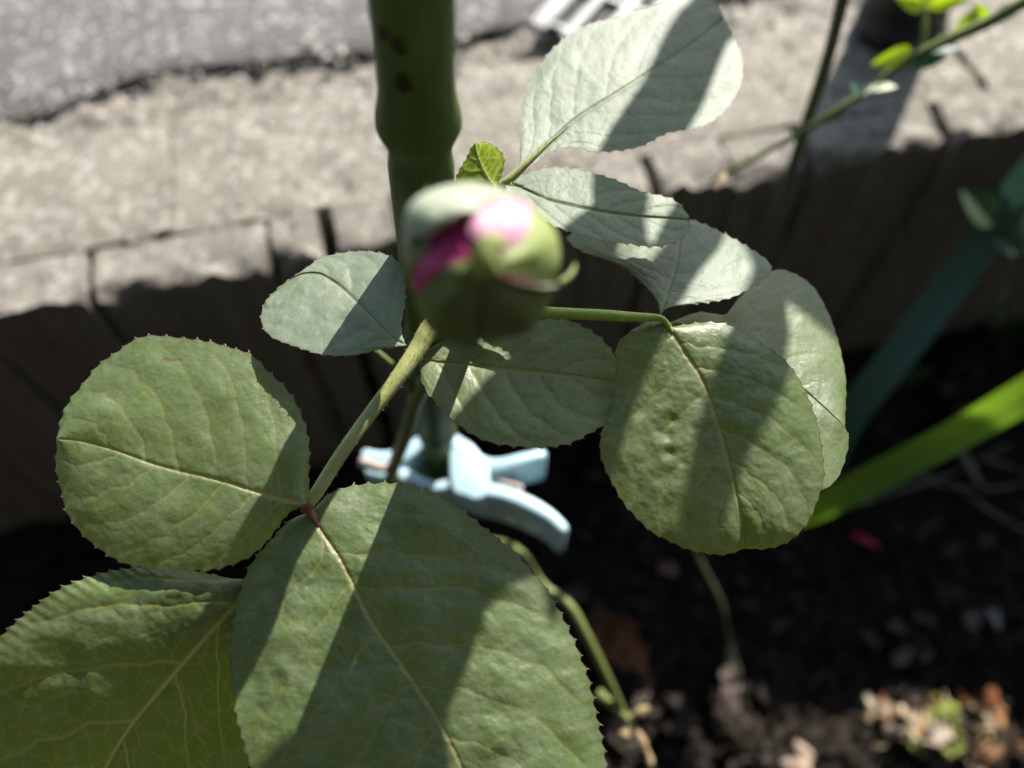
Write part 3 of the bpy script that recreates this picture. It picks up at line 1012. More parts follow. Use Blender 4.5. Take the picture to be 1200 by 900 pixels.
# --- upper compound leaf
rc_pts = [at(560, 285, 0.162), at(572, 255, 0.158), at(584, 228, 0.1535), at(592, 215, 0.152), at(604, 204, 0.1518), at(622, 187, 0.1519), at(645, 166, 0.1524), at(668, 146, 0.153)]
v, f, mi = hairy_tube(rc_pts, [0.0012, 0.0011, 0.001, 0.0009, 0.0008, 0.0006, 0.0003, 0.0001], 60, 12, 50, 0.0006, 14)
leafC = link('compound_leaf', v, f, [M_rachis, M_hair], rose, RO, midx=mi)
leafC['label'] = 'upper compound leaf with two pale leaflets and one small rolled one'
leaflet(leafC, RO,
        [(600, 209), (609, 192), (609, 168), (609.5, 144), (614, 114), (624, 87), (642, 63), (665, 42), (689, 28), (728, 18), (764, 7), (794, -1), (821, -3), (839, 4), (848, 20)],
        [(600, 209), (607, 206), (626, 192), (641, 180), (656, 174), (674, 172.5), (698, 177), (728, 177), (752, 171), (782, 157), (824, 148), (848, 132), (861, 114), (869, 93), (870, 69), (860, 45), (848, 20)],
        [(600, 209), (620, 187.5), (645, 166), (680, 136), (728, 106), (770, 78), (815, 48), (848, 20)],
        0.1520, (0.10, -0.03, 0.99), M_pale, cup=-0.04, fold=0.05, tooth=2.2, gap=13, wr=0.38, seed=51, nv=6, pil=0.28, vw=0.7)
leaflet(leafC, RO,
        [(592, 217), (600, 215), (614, 204), (632, 198), (668, 196), (701, 204), (740, 219), (767, 228), (788, 234), (800, 243), (809, 258)],
        [(592, 217), (600, 232), (620, 248), (640, 260), (660, 270), (687, 277), (717, 283), (747, 288), (780, 287), (798, 279), (808, 268), (809, 258)],
        [(592, 217), (605, 218), (647, 236), (704, 248), (752, 254), (785, 256), (809, 258)],
        0.1488, (0.06, 0.06, 0.99), M_pale, cup=-0.04, fold=0.08, tooth=2.2, gap=14, wr=0.4, seed=57, nv=5, pil=0.28, vw=0.7)
leaflet(leafC, RO,
        [(582, 221), (566, 222), (548, 224), (531, 222), (533, 212), (537, 200), (545, 187), (552, 173), (557, 167)],
        [(582, 221), (587, 207), (590.5, 192), (589, 181), (581, 172), (570, 166.5), (557, 167)],
        [(582, 221), (572, 208), (564, 192), (559, 178), (557, 167)],
        0.1530, (-0.1, -0.88, 0.45), M_back, cup=0.35, fold=0.0, tooth=1.6, gap=9, wr=0.5, seed=61, nv=4, pil=0.6, vw=0.8)

# --- the bud
bz = C0 - BUD_C
bz = bz / np.linalg.norm(bz)
bx = R_ - bz * (R_ @ bz); bx /= np.linalg.norm(bx)
by = np.cross(bz, bx)
BR, BH = 0.00824, 0.0112


def bud_pt(th, ph, k=1.0):
    """th from the tip, ph round the axis seen from above (0 right, 90 up)"""
    st, ct = np.sin(th), np.cos(th)
    sq = np.where(th > 1.57, 0.96, 1.0)
    r = BR * st * k * sq
    z = BH * ct * np.where(ct > 0, 0.82, 1.15) * k
    return BUD_C + (r * np.cos(ph))[..., None] * bx + (r * np.sin(ph))[..., None] * by + z[..., None] * bz


def bud_surface(nth, nph, k, wob):
    th = np.linspace(0.02, math.pi - 0.02, nth)
    ph = np.linspace(0, 2 * math.pi, nph, endpoint=False)
    T, P = np.meshgrid(th, ph, indexing='ij')
    kk = k * (1 + wob * np.sin(P * 3 + T * 4))
    V = bud_pt(T, P, kk).reshape(-1, 3)
    Fc = [(i * nph + j, i * nph + (j + 1) % nph, (i + 1) * nph + (j + 1) % nph, (i + 1) * nph + j) for i in range(nth - 1) for j in range(nph)]
    return V, Fc


v, f = bud_surface(40, 48, 0.92, 0.015)
bud = link('rose_bud', v, f, M_petal, rose, RO)
bud['label'] = 'pink rose bud just opening'


def sepal(lo, hi, th_tip, th_base=160, k=1.03, mats=(M_sepal, M_sepal_in), name='sepal', lift=None, belly=0.06, lip=0.0):
    """one sepal (or petal) on the bud: lo, hi give its two edges, angle round the axis against angle from the tip"""
    nt_, ns_ = 44, 33
    q = np.linspace(0, 1, nt_)
    th = th_tip + (th_base - th_tip) * q ** 1.25
    s_ = np.linspace(0, 1, ns_)
    l_ = np.interp(th, [a for a, _ in lo], [b for _, b in lo])
    h_ = np.interp(th, [a for a, _ in hi], [b for _, b in hi])
    TH = np.repeat(th[:, None], ns_, 1)
    PH = l_[:, None] + (h_ - l_)[:, None] * s_[None]
    kk = k + belly * (1 - np.abs(2 * s_[None] - 1) ** 1.3) + 0 * TH
    kk = kk + 0.036 * vnoise(np.stack([TH / 34, PH / 26, 0 * TH + 3 * k], -1))
    if lift is not None:
        kk = kk + lift(TH, PH)
    kk = kk + lip * np.exp(-((1 - s_[None]) / 0.12) ** 2) * np.clip(1 - TH / 110, 0, 1)
    kk = kk + 0.012 * vnoise(np.stack([TH / 14, PH / 14, 0 * TH + k], -1))
    O = bud_pt(np.radians(TH), np.radians(PH), kk).reshape(-1, 3)
    I = bud_pt(np.radians(TH), np.radians(PH), kk - 0.045).reshape(-1, 3)
    f1 = grid_faces(nt_, ns_)
    n_ = len(O)
    Fc = [tuple(x) for x in f1] + [tuple(x[::-1] + n_) for x in f1]
    rim = [i * ns_ for i in range(nt_)] + [(nt_ - 1) * ns_ + j for j in range(1, ns_)] + [i * ns_ + ns_ - 1 for i in range(nt_ - 2, -1, -1)] + [j for j in range(ns_ - 2, 0, -1)]
    for a, b in zip(rim, rim[1:] + rim[:1]):
        Fc.append((a, b, b + n_, a + n_))
    mi = [0] * len(f1) + [1] * len(f1) + [1] * len(rim)
    return link(name, np.vstack([O, I]), Fc, list(mats), bud, RO, midx=mi)


D = math.radians
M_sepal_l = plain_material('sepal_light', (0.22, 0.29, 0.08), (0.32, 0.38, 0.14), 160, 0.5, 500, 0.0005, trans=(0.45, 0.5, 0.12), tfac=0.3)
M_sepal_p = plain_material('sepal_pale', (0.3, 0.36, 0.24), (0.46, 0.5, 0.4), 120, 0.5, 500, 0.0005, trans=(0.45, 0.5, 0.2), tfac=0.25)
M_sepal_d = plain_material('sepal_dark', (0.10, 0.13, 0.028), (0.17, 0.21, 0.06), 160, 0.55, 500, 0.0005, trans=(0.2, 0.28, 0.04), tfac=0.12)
flap = lambda th, ph: 0.07 * np.clip(1 - (th - 27) / 40, 0, 1) + 0.24 * np.exp(-((ph - 140) / 24) ** 2) * np.exp(-((th - 62) / 30) ** 2)
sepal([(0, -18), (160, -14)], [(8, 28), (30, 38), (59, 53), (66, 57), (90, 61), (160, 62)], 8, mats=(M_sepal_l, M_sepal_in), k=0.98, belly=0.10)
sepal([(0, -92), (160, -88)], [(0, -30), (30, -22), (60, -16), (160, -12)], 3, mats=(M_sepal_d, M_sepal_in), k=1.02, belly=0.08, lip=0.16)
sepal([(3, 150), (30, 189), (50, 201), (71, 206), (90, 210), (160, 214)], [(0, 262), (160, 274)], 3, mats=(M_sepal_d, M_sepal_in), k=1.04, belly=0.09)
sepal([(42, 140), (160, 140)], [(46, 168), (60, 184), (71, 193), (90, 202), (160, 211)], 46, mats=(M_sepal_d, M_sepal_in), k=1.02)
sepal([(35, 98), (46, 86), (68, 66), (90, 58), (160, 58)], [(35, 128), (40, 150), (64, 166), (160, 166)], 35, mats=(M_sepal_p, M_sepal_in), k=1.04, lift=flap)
# petals showing in the slit
sepal([(0, 20), (90, 20)], [(0, 112), (90, 108)], 3, 110, k=1.0, mats=(M_petal2, M_petal2), name='petal', belly=0.02)
sepal([(0, 96), (90, 100)], [(0, 172), (90, 170)], 3, 110, k=0.95, mats=(M_petal, M_petal), name='petal', belly=0.02)
sepal([(0, 160), (90, 160)], [(0, 230), (90, 230)], 3, 110, k=0.975, mats=(M_petal, M_petal), name='petal', belly=0.02)
# hip below the bud
v, f, P_, r_ = tube([BUD_C - bz * 0.0085, BUD_C - bz * 0.012, BUD_C - bz * 0.016, BUD_C - bz * 0.020], [0.0058, 0.0052, 0.0042, 0.0022], 20, 20)
link('hip', v, f, M_sepal_d, bud, RO)
# crumpled green tip where the lower sepals meet
v, f, P_, r_ = tube([bud_pt(np.array(0.10), math.radians(-60), 1.03), bud_pt(np.array(0.05), math.radians(60), 1.10), bud_pt(np.array(0.22), math.radians(70), 1.13), bud_pt(np.array(0.34), math.radians(40), 1.10)], [0.0014, 0.0015, 0.0012, 0.0004], 24, 10, wob=0.2)
link('sepal_tip', v, f, M_sepal_l, bud, RO)
# thread-like sepal tips
for pts in ([at(655, 332, 0.0895), at(664, 326, 0.09), at(671, 318, 0.0905), at(674, 309, 0.091)], [at(503, 262, 0.092), at(502, 246, 0.092), at(501, 234, 0.092), at(500, 216, 0.093)]):
    v, f, P_, r_ = tube(pts, [0.00035, 0.00035, 0.0003, 0.0001], 20, 8)
    link('sepal_tip', v, f, M_sepal_l, bud, RO)

# ------------------------------------------------------------------ the peg on the stake
PD = 0.283
PZ = at(513, 547, PD)[2]
pegc = on_z(545, 560, PZ)
peg = thing('clothes_peg', pegc + np.array([0, 0, -0.006]), 'pale blue plastic clothes peg clipped on the green stake', 'clothes peg')
PO = np.array(peg.location)


def slab(outline, z0, z1, bev=0.0012, tilt=None):
    """outline (photo pixels on the level z of the peg) extruded up, with soft edges"""
    O = catmull(outline + outline[:1], 90)[:-1]
    W = np.array([on_z(x, y, PZ) for x, y in O])
    c = W.mean(0)
    V, Fc = [], []
    rows = [(z0, bev), (z0 + bev * 0.3, bev * 0.3), (z0 + bev, 0), (z1 - bev, 0), (z1 - bev * 0.3, bev * 0.3), (z1, bev)]
    T = np.roll(W, -1, 0) - np.roll(W, 1, 0)
    Nn = np.stack([T[:, 1], -T[:, 0], 0 * T[:, 0]], 1)
    Nn /= np.linalg.norm(Nn, axis=1)[:, None]
    if ((W - c) * Nn).sum() < 0:
        Nn = -Nn
    m = len(W)
    for z, ins in rows:
        q = W - Nn * ins
        q[:, 2] = PZ + z
        if tilt:
            q[:, 2] += tilt[0] * (q[:, 0] - c[0]) + tilt[1] * (q[:, 1] - c[1])
        V.append(q)
    for i in range(len(rows) - 1):
        for j in range(m):
            k = (j + 1) % m
            Fc.append((i * m + j, i * m + k, (i + 1) * m + k, (i + 1) * m + j))
    Fc.append(tuple(reversed(range(m))))
    Fc.append(tuple(range((len(rows) - 1) * m, len(rows) * m)))
    return np.vstack(V), Fc


def ribbon(line, half):
    """outline of a bar of the given half width (photo pixels) round a centre line, rounded at its ends"""
    P = catmull(line, 24)
    T = np.gradient(P, axis=0); T /= np.linalg.norm(T, axis=1)[:, None]
    Nn = np.stack([-T[:, 1], T[:, 0]], 1)
    h_ = np.interp(np.linspace(0, 1, 24), np.linspace(0, 1, len(half)), half)[:, None]
    e0 = [tuple(P[0] - T[0] * h_[0] * 0.7)]
    e1 = [tuple(P[-1] + T[-1] * h_[-1] * 0.7)]
    return [tuple(q) for q in (P + Nn * h_)] + e1 + [tuple(q) for q in (P - Nn * h_)[::-1]] + e0


arms = [([(430, 541), (452, 546), (472, 543), (488, 533), (500, 523), (515, 518), (530, 522), (546, 534), (560, 549), (580, 554), (608, 548), (636, 541)], [6, 8, 9, 8, 7, 6, 7, 9, 8, 7, 7, 6], 0.0075, -0.0125),
        ([(434, 558), (456, 562), (476, 564), (494, 572), (512, 578), (530, 574), (548, 574), (566, 580), (590, 585), (618, 596), (645, 612), (660, 627)], [7, 8, 8, 7, 6, 7, 9, 8, 8, 8, 7, 6], 0.0065, -0.0165)]
for line, half, z1, z0 in arms:
    v, f = slab(ribbon(line, half), z0, z1)
    link('arm', v, f, M_peg, peg, PO)
v, f = slab([(527, 528), (548, 527), (566, 545), (574, 560), (573, 586), (560, 596), (546, 592), (531, 582)], -0.0075, 0.0085, 0.001)
link('hinge', v, f, M_peg, peg, PO)
coil = [on_z(604 + 5 * math.cos(t), 574 + 9 * math.sin(t), PZ) + np.array([0, 0, 0.003 - t * 0.0004]) for t in np.linspace(0, 12, 40)]
coil = [on_z(575, 566, PZ) + np.array([0, 0, 0.004])] + coil + [on_z(600, 600, PZ)]
v, f, P_, r_ = tube(coil, [0.00065, 0.00065], 160, 8)
link('spring', v, f, M_wire, peg, PO)

# ------------------------------------------------------------------ neighbours on the right
def strap(pts, ws, d0, n, mat, fold=0.18):
    """long strap leaf with a keel; pts (px,py,depth), half widths in metres"""
    P = catmull([at(*q) for q in pts], 70)
    w = np.interp(np.linspace(0, 1, 70), np.linspace(0, 1, len(ws)), ws)
    T = np.gradient(P, axis=0); T /= np.linalg.norm(T, axis=1)[:, None]
    n = np.asarray(n, float); n /= np.linalg.norm(n)
    B = np.cross(n, T); B /= np.linalg.norm(B, axis=1)[:, None]
    M = np.cross(T, B)
    s = np.linspace(-1, 1, 61)
    V = [P[i] + B[i] * s_ * w[i] + M[i] * (fold * abs(s_) * w[i] + 0.02 * w[i] * math.cos(38 * s_)) for i in range(70) for s_ in s]
    return np.array(V), grid_faces(70, 61)


def base_on_soil(q):
    return (q[0], q[1], soil_z(q[0], q[1]))


p0 = at(890, 620, 0.50); p0[2] = 0.0
v, f = strap([(1640, 250, 0.32), (1480, 305, 0.33), (1330, 385, 0.345), (1200, 462, 0.36), (1090, 525, 0.385), (960, 592, 0.41), (905, 615, 0.45), (885, 628, 0.525)], [0.0004, 0.006, 0.0084, 0.0086, 0.0082, 0.0078, 0.007, 0.006], 0, (0.1, -0.5, 0.85), M_blade)
o = link('strap_leaf', v, f, M_blade, origin=np.array(base_on_soil(p0)))
tag(o, 'bright yellow-green strap leaf crossing the soil at the right', 'strap leaf')
p0 = at(985, 500, 0.48); p0[2] = 0.0
v, f = strap([(1440, -110, 0.36), (1370, -20, 0.375), (1290, 95, 0.395), (1200, 212, 0.412), (1120, 325, 0.435), (1040, 430, 0.452), (1000, 480, 0.47), (975, 530, 0.50), (960, 562, 0.55)], [0.0004, 0.005, 0.0075, 0.009, 0.0098, 0.0098, 0.0095, 0.008], 0, (-0.3, -0.7, 0.6), M_teal)
o = link('strap_leaf', v, f, M_teal, origin=np.array(base_on_soil(p0)))
tag(o, 'dark blue-green strap leaf in shade before the boards at the right edge', 'strap leaf')


def small_leaf(base, tip, half, n, up=0.0):
    """pointed oval leaf between two places, cupped along its length"""
    base, tip = np.asarray(base), np.asarray(tip)
    t = np.linspace(0, 1, 22); s = np.linspace(-1, 1, 9)
    T = (tip - base); L = np.linalg.norm(T); T = T / L
    n = np.asarray(n, float); n = n - T * (n @ T); n /= np.linalg.norm(n)
    B = np.cross(n, T)
    V = []
    for a in t:
        w = half * math.sin(math.pi * min(1, a ** 0.8)) ** 0.75 if 0 < a < 1 else 0.0002
        for b in s:
            V.append(base + T * L * a + B * w * b + n * (0.25 * w * abs(b) + up * L * math.sin(math.pi * a)))
    return np.array(V), grid_faces(22, 9)


tb = at(1260, -10, 0.27)
twig_d = 0.285
twig_pts = [(832, 214, 0.325), (850, 203, 0.32), (880, 188, 0.31), (930, 160, 0.30), (975, 133, 0.29), (1020, 104, 0.285), (1060, 72, 0.28), (1110, 47, 0.275), (1160, 25, 0.27), (1240, -15, 0.26), (1400, -60, 0.26)]
gp = at(1400, -60, 0.26)
tw = thing('leafy_twig', (gp[0], gp[1], TOP), 'thin green twig with small backlit yellow-green leaves in front of the post', 'twig')
TO = np.array(tw.location)
v, f, P_, r_ = tube([at(*q) for q in twig_pts], [0.0008, 0.001, 0.0012, 0.0013, 0.0014, 0.0016, 0.0021, 0.0019, 0.0019, 0.002, 0.002], 100, 10)
link('stem', v, f, M_twig, tw, TO)
v, f, P_, r_ = tube([at(1078, 62, 0.279), at(1083, 40, 0.277), at(1084, 8, 0.275)], [0.001, 0.001, 0.0008], 20, 8)
link('leaf_stalk', v, f, M_twig, tw, TO)
M_budw = plain_material('twig_bud_pale', (0.45, 0.5, 0.3), (0.6, 0.62, 0.45), 200, 0.6)
for a_, b_, hw, nn, mm in (((1068, 58), (1020, 76), 0.0032, (0, -0.8, 0.5), M_twigleaf), ((1084, 8), (1049, -3), 0.0034, (0.1, -0.7, 0.6), M_twigleaf), ((1084, 8), (1136, -3), 0.0026, (0.1, -0.7, 0.6), M_twigleaf),
                           ((1084, 8), (1088, -40), 0.003, (0.1, -0.7, 0.6), M_twigleaf), ((1068, 74), (1126, 56), 0.0022, (0, 0.2, 1), M_teal), ((1066, 76), (1110, 66), 0.0024, (0, -0.6, 0.6), M_teal),
                           ((1020, 106), (1051, 102), 0.0024, (0, 0.1, 1), M_budw), ((1008, 112), (1024, 100), 0.0022, (0, 0.1, 1), M_budw), ((1006, 112), (996, 98), 0.0026, (0.2, -0.2, 1), M_teal),
                           ((1150, 28), (1142, 5), 0.003, (0, -0.7, 0.6), M_twigleaf), ((1165, 22), (1200, 8), 0.003, (0, -0.3, 1), M_teal), ((1120, 44), (1146, 10), 0.003, (0, -0.5, 0.8), M_twigleaf), ((850, 202), (838, 222), 0.001, (0, -0.5, 0.8), M_node)):
    v, f = small_leaf(at(*a_, twig_d - 0.004), at(*b_, twig_d - 0.007), hw, nn, 0.06)
    link('leaf', v, f, mm, tw, TO)

v, f, P_, r_ = tube([at(1005, -90, 0.24), at(987, 0, 0.262), at(968, 75, 0.283), at(943, 150, 0.31), at(922, 220, 0.345), at(908, 300, 0.40), at(902, 345, 0.47)], [0.0022, 0.0022, 0.0022, 0.0022, 0.0021, 0.002, 0.002], 60, 10)
bs = link('bare_stem', v, f, M_olive, origin=np.array((P_[-1][0], P_[-1][1], P_[-1][2])))
tag(bs, 'straight leafless olive stem rising in front of the sunlit kerb', 'plant stem')

# dim broad leaves low at the right edge
M_dim = plain_material('weed_leaf_green', (0.025, 0.05, 0.02), (0.04, 0.075, 0.028), 60, 0.5, trans=(0.1, 0.25, 0.05))
wb = on_z(1170, 360, 0.02)
weed = thing('weed', (wb[0], wb[1], 0), 'small dim green weed in shade behind the blue-green strap leaf', 'weed')
WO = np.array(weed.location)
for a_, b_, d_, hw in (((1165, 262), (1126, 222), 0.415, 0.0095), ((1170, 270), (1195, 300), 0.42, 0.009), ((1168, 290), (1215, 235), 0.418, 0.009)):
    v, f = small_leaf(at(*a_, d_), at(*b_, d_ - 0.005), hw, (0, -0.4, 0.9), 0.05)
    link('leaf', v, f, M_dim, weed, WO)
v, f, P_, r_ = tube([at(1166, 264, 0.415), at(1176, 320, 0.43), at(1165, 385, 0.455), np.array([wb[0], wb[1], 0])], [0.001, 0.0013, 0.0014, 0.0014], 30, 8)
link('stem', v, f, M_olive, weed, WO)
for k_, (px_, py_) in ((0, (1066, 440)), (2, (1180, 378))):
    c = on_z(px_, py_, 0.02)
    wd = thing('seedling', (c[0], c[1], soil_z(c[0], c[1])), ('dim seedling on the soil just below the blue-green strap leaf', '', 'dim seedling against the foot of the boards at the right edge')[k_], 'seedling')
    for a in range(3):
        th = a * 2.1 + k_
        v, f = small_leaf(c + np.array([0, 0, -0.004]), c + np.array([0.014 * math.cos(th), 0.014 * math.sin(th), 0.006]), 0.0045, (0, 0, 1), 0.08)
        link('leaf', v, f, M_dim, wd, np.array(wd.location))

# ------------------------------------------------------------------ litter on the soil
def lie(px, py, up=0.003):
    q = on_z(px, py, 0.0)
    q[2] = soil_z(q[0], q[1]) + up
    return q


def twig_on_soil(pts, r, label, mat=M_drytwig, group=None, name='dry_twig'):
    P = [lie(a, b, 0.006) for a, b in pts]
    v, f, P_, r_ = tube(P, [r, r * 0.9, r * 0.6], 40, 8)
    o = link(name, v, f, mat, origin=P[0])
    tag(o, label, 'twig', group)


twig_on_soil([(1120, 528), (1133, 555), (1150, 582)], 0.0034, 'short thick grey stick just below the bright strap leaf')
twig_on_soil([(1000, 596), (1060, 577), (1122, 552), (1180, 522)], 0.0012, 'long thin grey twig lying below the bright strap leaf, left of the stick')
twig_on_soil([(1112, 560), (1140, 595), (1180, 618), (1230, 640)], 0.0014, 'curved grey twig running from the thick stick to the right edge')
twig_on_soil([(1060, 552), (1100, 572), (1160, 575), (1215, 560)], 0.0011, 'thin pale twig crossing behind the thick grey stick')
twig_on_soil([(1150, 540), (1185, 548), (1225, 570)], 0.0011, 'thin twig to the right of the thick grey stick')
# unseen straps, added right of the frame to shade the rose leaves and soil
right_blocker = thing('shade_strap_set', (0.72, 0.20, 0.0), 'unseen straps added beyond the right edge to cast shade bands', 'shade blocker')
CO = np.array(right_blocker.location)


def shade_strap(path, w, name='leaf', parent=None, wl=None):  # one unseen strip, shaped to throw a band of shade
    P = catmull(path, 160)
    T = np.gradient(P, axis=0); T /= np.linalg.norm(T, axis=1)[:, None]
    # the blade's face is turned to the sun to cast its full width of shade
    B = np.cross(SUNV, T); B /= np.linalg.norm(B, axis=1)[:, None] + 1e-9
    M = np.cross(T, B)
    L = np.linspace(0, 1, 160)
    ww = w * np.clip((1 - L) / 0.06, 0.02, 1) ** 0.6 * np.clip(0.6 + L, 0.6, 1)
    if wl is not None:
        ww = np.interp(L, *wl)
    s_ = np.linspace(-1, 1, 7)
    V = [P[i] + B[i] * q * ww[i] + M[i] * 0.15 * abs(q) * ww[i] for i in range(160) for q in s_]
    par = parent or right_blocker
    link(name, np.array(V), grid_faces(160, 7), M_blade, par, np.array(par.location))


def toward_sun(pts):
    return [at(x_, y_, d_) + SUNV * k_ for x_, y_, d_, k_ in pts]


# over the upper leaflets
Q = toward_sun([(830, 8, 0.163, 0.20), (787, 85, 0.158, 0.19), (742, 165, 0.153, 0.18), (727, 220, 0.148, 0.17), (695, 272, 0.146, 0.16), (672, 310, 0.145, 0.155)])
e = Q[0] + (Q[0] - Q[1]) * 2.5
shade_strap([CO, CO + np.array([-0.05, 0.15, 0.35]), np.array([0.42, 0.44, 0.62]), e + np.array([0.06, 0.05, 0.04]), e] + Q, 0.0068)
# one over the right leaflets
Q = toward_sun([(925, 318, 0.150, 0.26), (902, 390, 0.1405, 0.25), (872, 455, 0.139, 0.245), (846, 540, 0.137, 0.24), (828, 650, 0.134, 0.235), (820, 690, 0.133, 0.23)])
e = Q[0] + (Q[0] - Q[1]) * 2.0
shade_strap([CO, CO + np.array([-0.08, 0.12, 0.36]), e + np.array([0.12, 0.03, 0.03]), e] + Q, 0.0066)
# one whose tip shades the middle of the pale leaflet below
Q = toward_sun([(850, 215, 0.155, 0.22), (815, 270, 0.152, 0.215), (786, 318, 0.149, 0.21), (758, 372, 0.1415, 0.205), (726, 470, 0.138, 0.20), (700, 580, 0.136, 0.195), (688, 640, 0.135, 0.19)])
e = Q[0] + (Q[0] - Q[1]) * 2.0
shade_strap([CO, CO + np.array([-0.06, 0.14, 0.38]), e + np.array([0.12, 0.04, 0.03]), e] + Q, 0.0046)
# two over the bright strap leaf
for pts, w in (([(1075, 555, 0.385, 0.29), (1010, 565, 0.395, 0.29), (965, 590, 0.405, 0.30), (910, 612, 0.44, 0.31), (870, 640, 0.45, 0.31)], 0.0075), ([(1105, 500, 0.38, 0.28), (1075, 545, 0.39, 0.28), (1060, 570, 0.40, 0.28)], 0.004)):
    Q = toward_sun(pts)
    shade_strap([CO, CO + np.array([-0.08, 0.10, 0.34]), Q[0] + np.array([0.20, 0.10, 0.14]), Q[0] + np.array([0.07, 0.07, 0.07])] + Q, w)
# one long strap added on the left, out of view, to shade the middle leaflets
left_blocker = thing('shade_strap_set', (-0.55, -0.12, 0.0), 'unseen strap added beyond the lower left corner to cast a shade band', 'shade blocker')
CO2 = np.array(left_blocker.location)
Q = toward_sun([(736, 365, 0.144, 0.225), (716, 395, 0.144, 0.225), (676, 455, 0.1455, 0.22), (528, 632, 0.138, 0.21), (486, 765, 0.1345, 0.20), (424, 900, 0.1295, 0.19), (392, 970, 0.1275, 0.19)])[::-1]
path = [CO2, CO2 + np.array([0.06, 0.03, 0.22]), np.array([-0.30, 0.02, 0.46]), np.array([-0.10, 0.10, 0.51])] + Q
Lq = np.r_[0, np.cumsum(np.linalg.norm(np.diff(np.array(path), axis=0), axis=1))]
Lq /= Lq[-1]
shade_strap(path, 0.0085, parent=left_blocker, wl=(Lq, [0.006, 0.007, 0.008, 0.008, 0.0090, 0.0090, 0.0090, 0.0096, 0.0128, 0.0110, 0.0030]))
# and short straps added out of view on the right, shading the soil
for pts, w in (([(1290, 700, 0.49, 0.47), (1150, 740, 0.49, 0.47), (1000, 770, 0.48, 0.48), (860, 830, 0.48, 0.48)], 0.018), ([(1290, 770, 0.49, 0.46), (1170, 780, 0.49, 0.46), (1020, 800, 0.48, 0.47), (900, 880, 0.48, 0.47)], 0.009),
               ([(1300, 900, 0.49, 0.5), (1240, 860, 0.49, 0.5), (1205, 840, 0.48, 0.5), (1180, 790, 0.48, 0.49)], 0.011), ([(1120, 945, 0.49, 0.52), (1000, 890, 0.49, 0.51), (940, 860, 0.48, 0.5)], 0.014)):
    Q = toward_sun(pts)
    shade_strap([CO, CO + np.array([-0.05, 0.06, 0.3]), Q[0] + np.array([0.14, 0.03, 0.06])] + Q, w)

# thin stalk going down right of the big leaflet
P = [at(812, 640, 0.42), at(828, 672, 0.43), at(846, 708, 0.44), at(858, 762, 0.455), at(874, 830, 0.465), at(900, 905, 0.475)]
v, f, P_, r_ = tube(P + [lie(908, 925, -0.004)], [0.0011, 0.0012, 0.0012, 0.0012, 0.0012, 0.0012], 60, 8)
o = link('thin_stalk', v, f, M_olive, origin=np.array(P[-1]))
tag(o, 'thin dim olive stalk leaning over the dark soil right of the lower branch', 'plant stem')

# fallen red petal
a_, b_ = lie(996, 625, 0.006), lie(1028, 644, 0.007)
v, f = small_leaf(a_, b_, 0.0023, (0.1, -0.3, 1), 0.16)
o = link('fallen_petal', v, f, M_red, origin=a_)
tag(o, 'fallen red petal lying on the dark soil', 'petal')


def dead_leaf(a, b, hw, col, label, n=(0.1, -0.2, 1), up=0.12, lift=0.006, group=None, seed=0):
    A, B = lie(*a, lift), lie(*b, lift + 0.003)
    v, f = small_leaf(A, B, hw, n, up)
    v = v + 0.0034 * np.stack([fbm(v * 170 + seed, 3), fbm(v * 130 + seed + 40, 3), fbm(v * 130 + seed + 80, 3)], 1)
    at_ = np.tile(np.array([*col, 1.0]), (len(v), 1)) * (0.8 + 0.35 * fbm(v * 200, 2))[:, None]
    o = link('dead_leaf', v, f, M_dry, origin=A, attr=np.clip(at_, 0, 1))
    tag(o, label, 'dead leaf', group)


dead_leaf((690, 730), (755, 795), 0.013, (0.13, 0.055, 0.026), 'curled rust-brown dead leaf on the soil behind the lower branch', up=0.2, lift=0.012)
dead_leaf((842, 860), (852, 760), 0.006, (0.13, 0.10, 0.085), 'long greyish-brown dead leaf on the soil near the thin stalk', up=0.1, lift=0.008, seed=5)
dead_leaf((905, 905), (935, 880), 0.010, (0.5, 0.38, 0.28), 'tan dead leaf cut off by the bottom edge', up=0.12, lift=0.014, seed=6)
heap = [((1022, 828), (1044, 842), 0.005, (0.55, 0.42, 0.28), 'small tan dead leaf at the left tip of the sunlit leaf heap'),
        ((1030, 858), (1075, 842), 0.009, (0.6, 0.46, 0.32), 'broad tan dead leaf, left part of the sunlit leaf heap'),
        ((1060, 872), (1098, 858), 0.008, (0.62, 0.5, 0.4), 'pinkish-tan dead leaf low in the sunlit leaf heap'),
        ((1094, 822), (1112, 868), 0.008, (0.40, 0.46, 0.10), 'yellow-green fallen leaf in the middle of the sunlit leaf heap'),
        ((1118, 878), (1080, 870), 0.007, (0.38, 0.44, 0.10), 'second yellow-green fallen leaf at the lower edge of the sunlit leaf heap'),
        ((1120, 858), (1150, 838), 0.007, (0.55, 0.43, 0.28), 'tan dead leaf right of the yellow-green ones'),
        ((1130, 830), (1160, 808), 0.008, (0.45, 0.18, 0.08), 'rusty dead leaf at the upper right of the sunlit leaf heap'),
        ((1146, 850), (1170, 828), 0.006, (0.48, 0.24, 0.11), 'orange-brown dead leaf at the right end of the sunlit leaf heap'),
        ((1110, 890), (1150, 880), 0.006, (0.42, 0.22, 0.12), 'brown dead leaf at the bottom of the sunlit leaf heap'),
        ((1165, 890), (1180, 868), 0.005, (0.35, 0.17, 0.09), 'small brown dead leaf lying apart to the right of the heap')]
for k, h_ in enumerate(heap):
    h_ = (h_[0], h_[1], h_[2] * 0.72, tuple(0.62 * c for c in h_[3]), h_[4])
    dead_leaf(*h_, up=0.18, lift=0.010 + 0.002 * (k % 3), group='dead leaves in the sunlit heap', seed=k * 3)
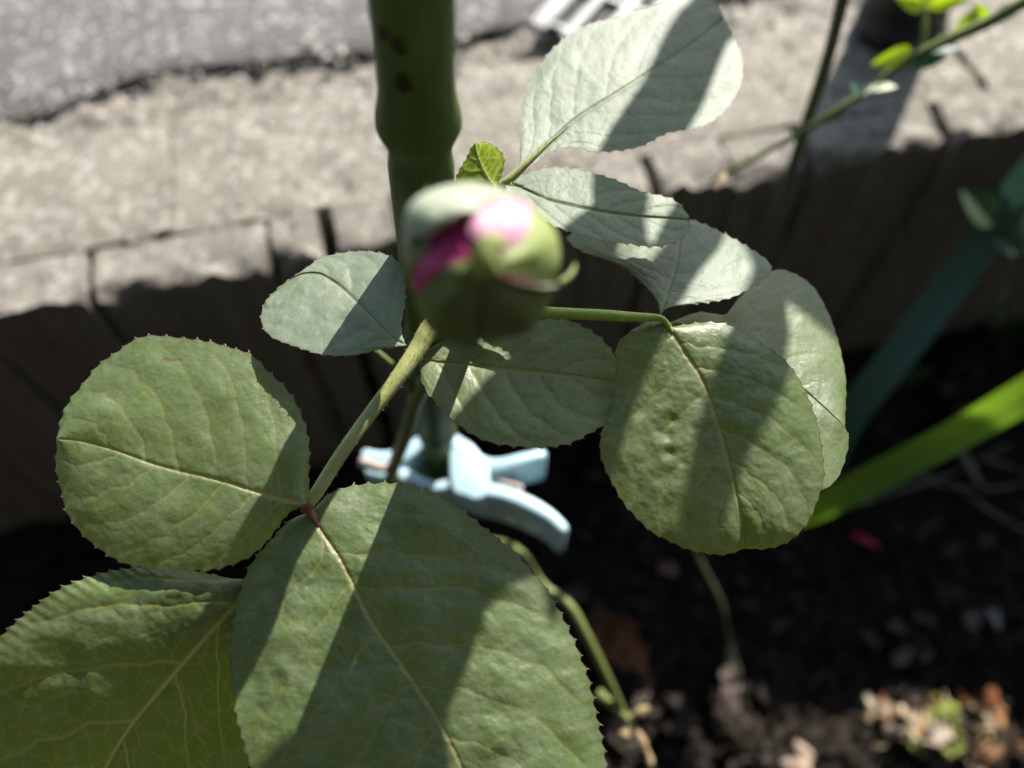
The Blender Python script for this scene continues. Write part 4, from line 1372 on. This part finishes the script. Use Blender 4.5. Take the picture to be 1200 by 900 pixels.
for k, (a_, b_, hw, c_, lb_) in enumerate((((1118, 725), (1136, 738), 0.005, (0.24, 0.19, 0.17), 'greyish-pink leaf scrap on the soil, left one of a pair'), ((1142, 722), (1160, 746), 0.006, (0.27, 0.26, 0.27), 'pale grey leaf scrap on the soil, right one of a pair'), ((1038, 772), (1062, 764), 0.005, (0.22, 0.19, 0.16), 'small grey-brown leaf scrap above the sunlit heap'), ((775, 655), (795, 675), 0.005, (0.2, 0.12, 0.1), 'small brownish leaf scrap left of the thin stalk'))):
    dead_leaf(a_, b_, hw, c_, lb_, up=0.1, lift=0.006, seed=50 + k)


def litter(name, spots, cols, sizes, seed):
    """many small curled leaf scraps lying loose, joined: nobody could count them"""
    V, Fc, A, off = [], [], [], 0
    rs = np.random.default_rng(seed)
    for (x, y), c, sz in zip(spots, cols, sizes):
        q = on_z(x, y, 0.0)
        q[2] = soil_z(q[0], q[1]) + rs.uniform(0.002, 0.013)
        th = rs.uniform(0, 6.28)
        dr = np.array([math.cos(th), math.sin(th), rs.uniform(-0.3, 0.5)]) * sz
        v, f = small_leaf(q - dr * 0.5, q + dr * 0.5, sz * rs.uniform(0.14, 0.34), (rs.uniform(-0.6, 0.6), rs.uniform(-0.8, 0.5), 1), rs.uniform(0.05, 0.3))
        v = v + sz * 0.16 * np.stack([fbm(v * 220 + k, 2) for k in (0, 40, 80)], 1)
        V.append(v)
        Fc += [tuple(int(i) + off for i in t) for t in f]
        off += len(v)
        A.append(np.tile([*c, 1.0], (len(v), 1)) * rs.uniform(0.75, 1.2))
    o = link(name, np.vstack(V), Fc, M_dry, attr=np.clip(np.vstack(A), 0, 1))
    return kind(o, 'stuff')


rs = np.random.default_rng(77)
pal = [(0.34, 0.25, 0.13), (0.42, 0.34, 0.2), (0.28, 0.12, 0.05), (0.38, 0.2, 0.08), (0.22, 0.16, 0.09), (0.3, 0.34, 0.08), (0.45, 0.38, 0.27)]
nh = 85
sp = [(1098 + rs.normal(0, 34), 850 + rs.normal(0, 18) - 0.0 * k) for k in range(nh)]
litter('leaf_litter', sp, [pal[rs.integers(0, len(pal))] for _ in sp], rs.uniform(0.006, 0.016, nh), 5)
ns = 260
sp = [(rs.uniform(610, 1230), rs.uniform(430, 960)) for _ in range(ns)]
sp = [q for q in sp if on_z(q[0], q[1], 0.0)[1] < PL[1] + 0.2372 * (on_z(q[0], q[1], 0.0)[0] - PL[0]) - 0.012]
dpal = [(0.028, 0.022, 0.017), (0.04, 0.033, 0.026), (0.02, 0.015, 0.01), (0.06, 0.05, 0.04)]
litter('soil_litter', sp, [dpal[rs.integers(0, 4)] for _ in sp], rs.uniform(0.005, 0.02, len(sp)), 9)
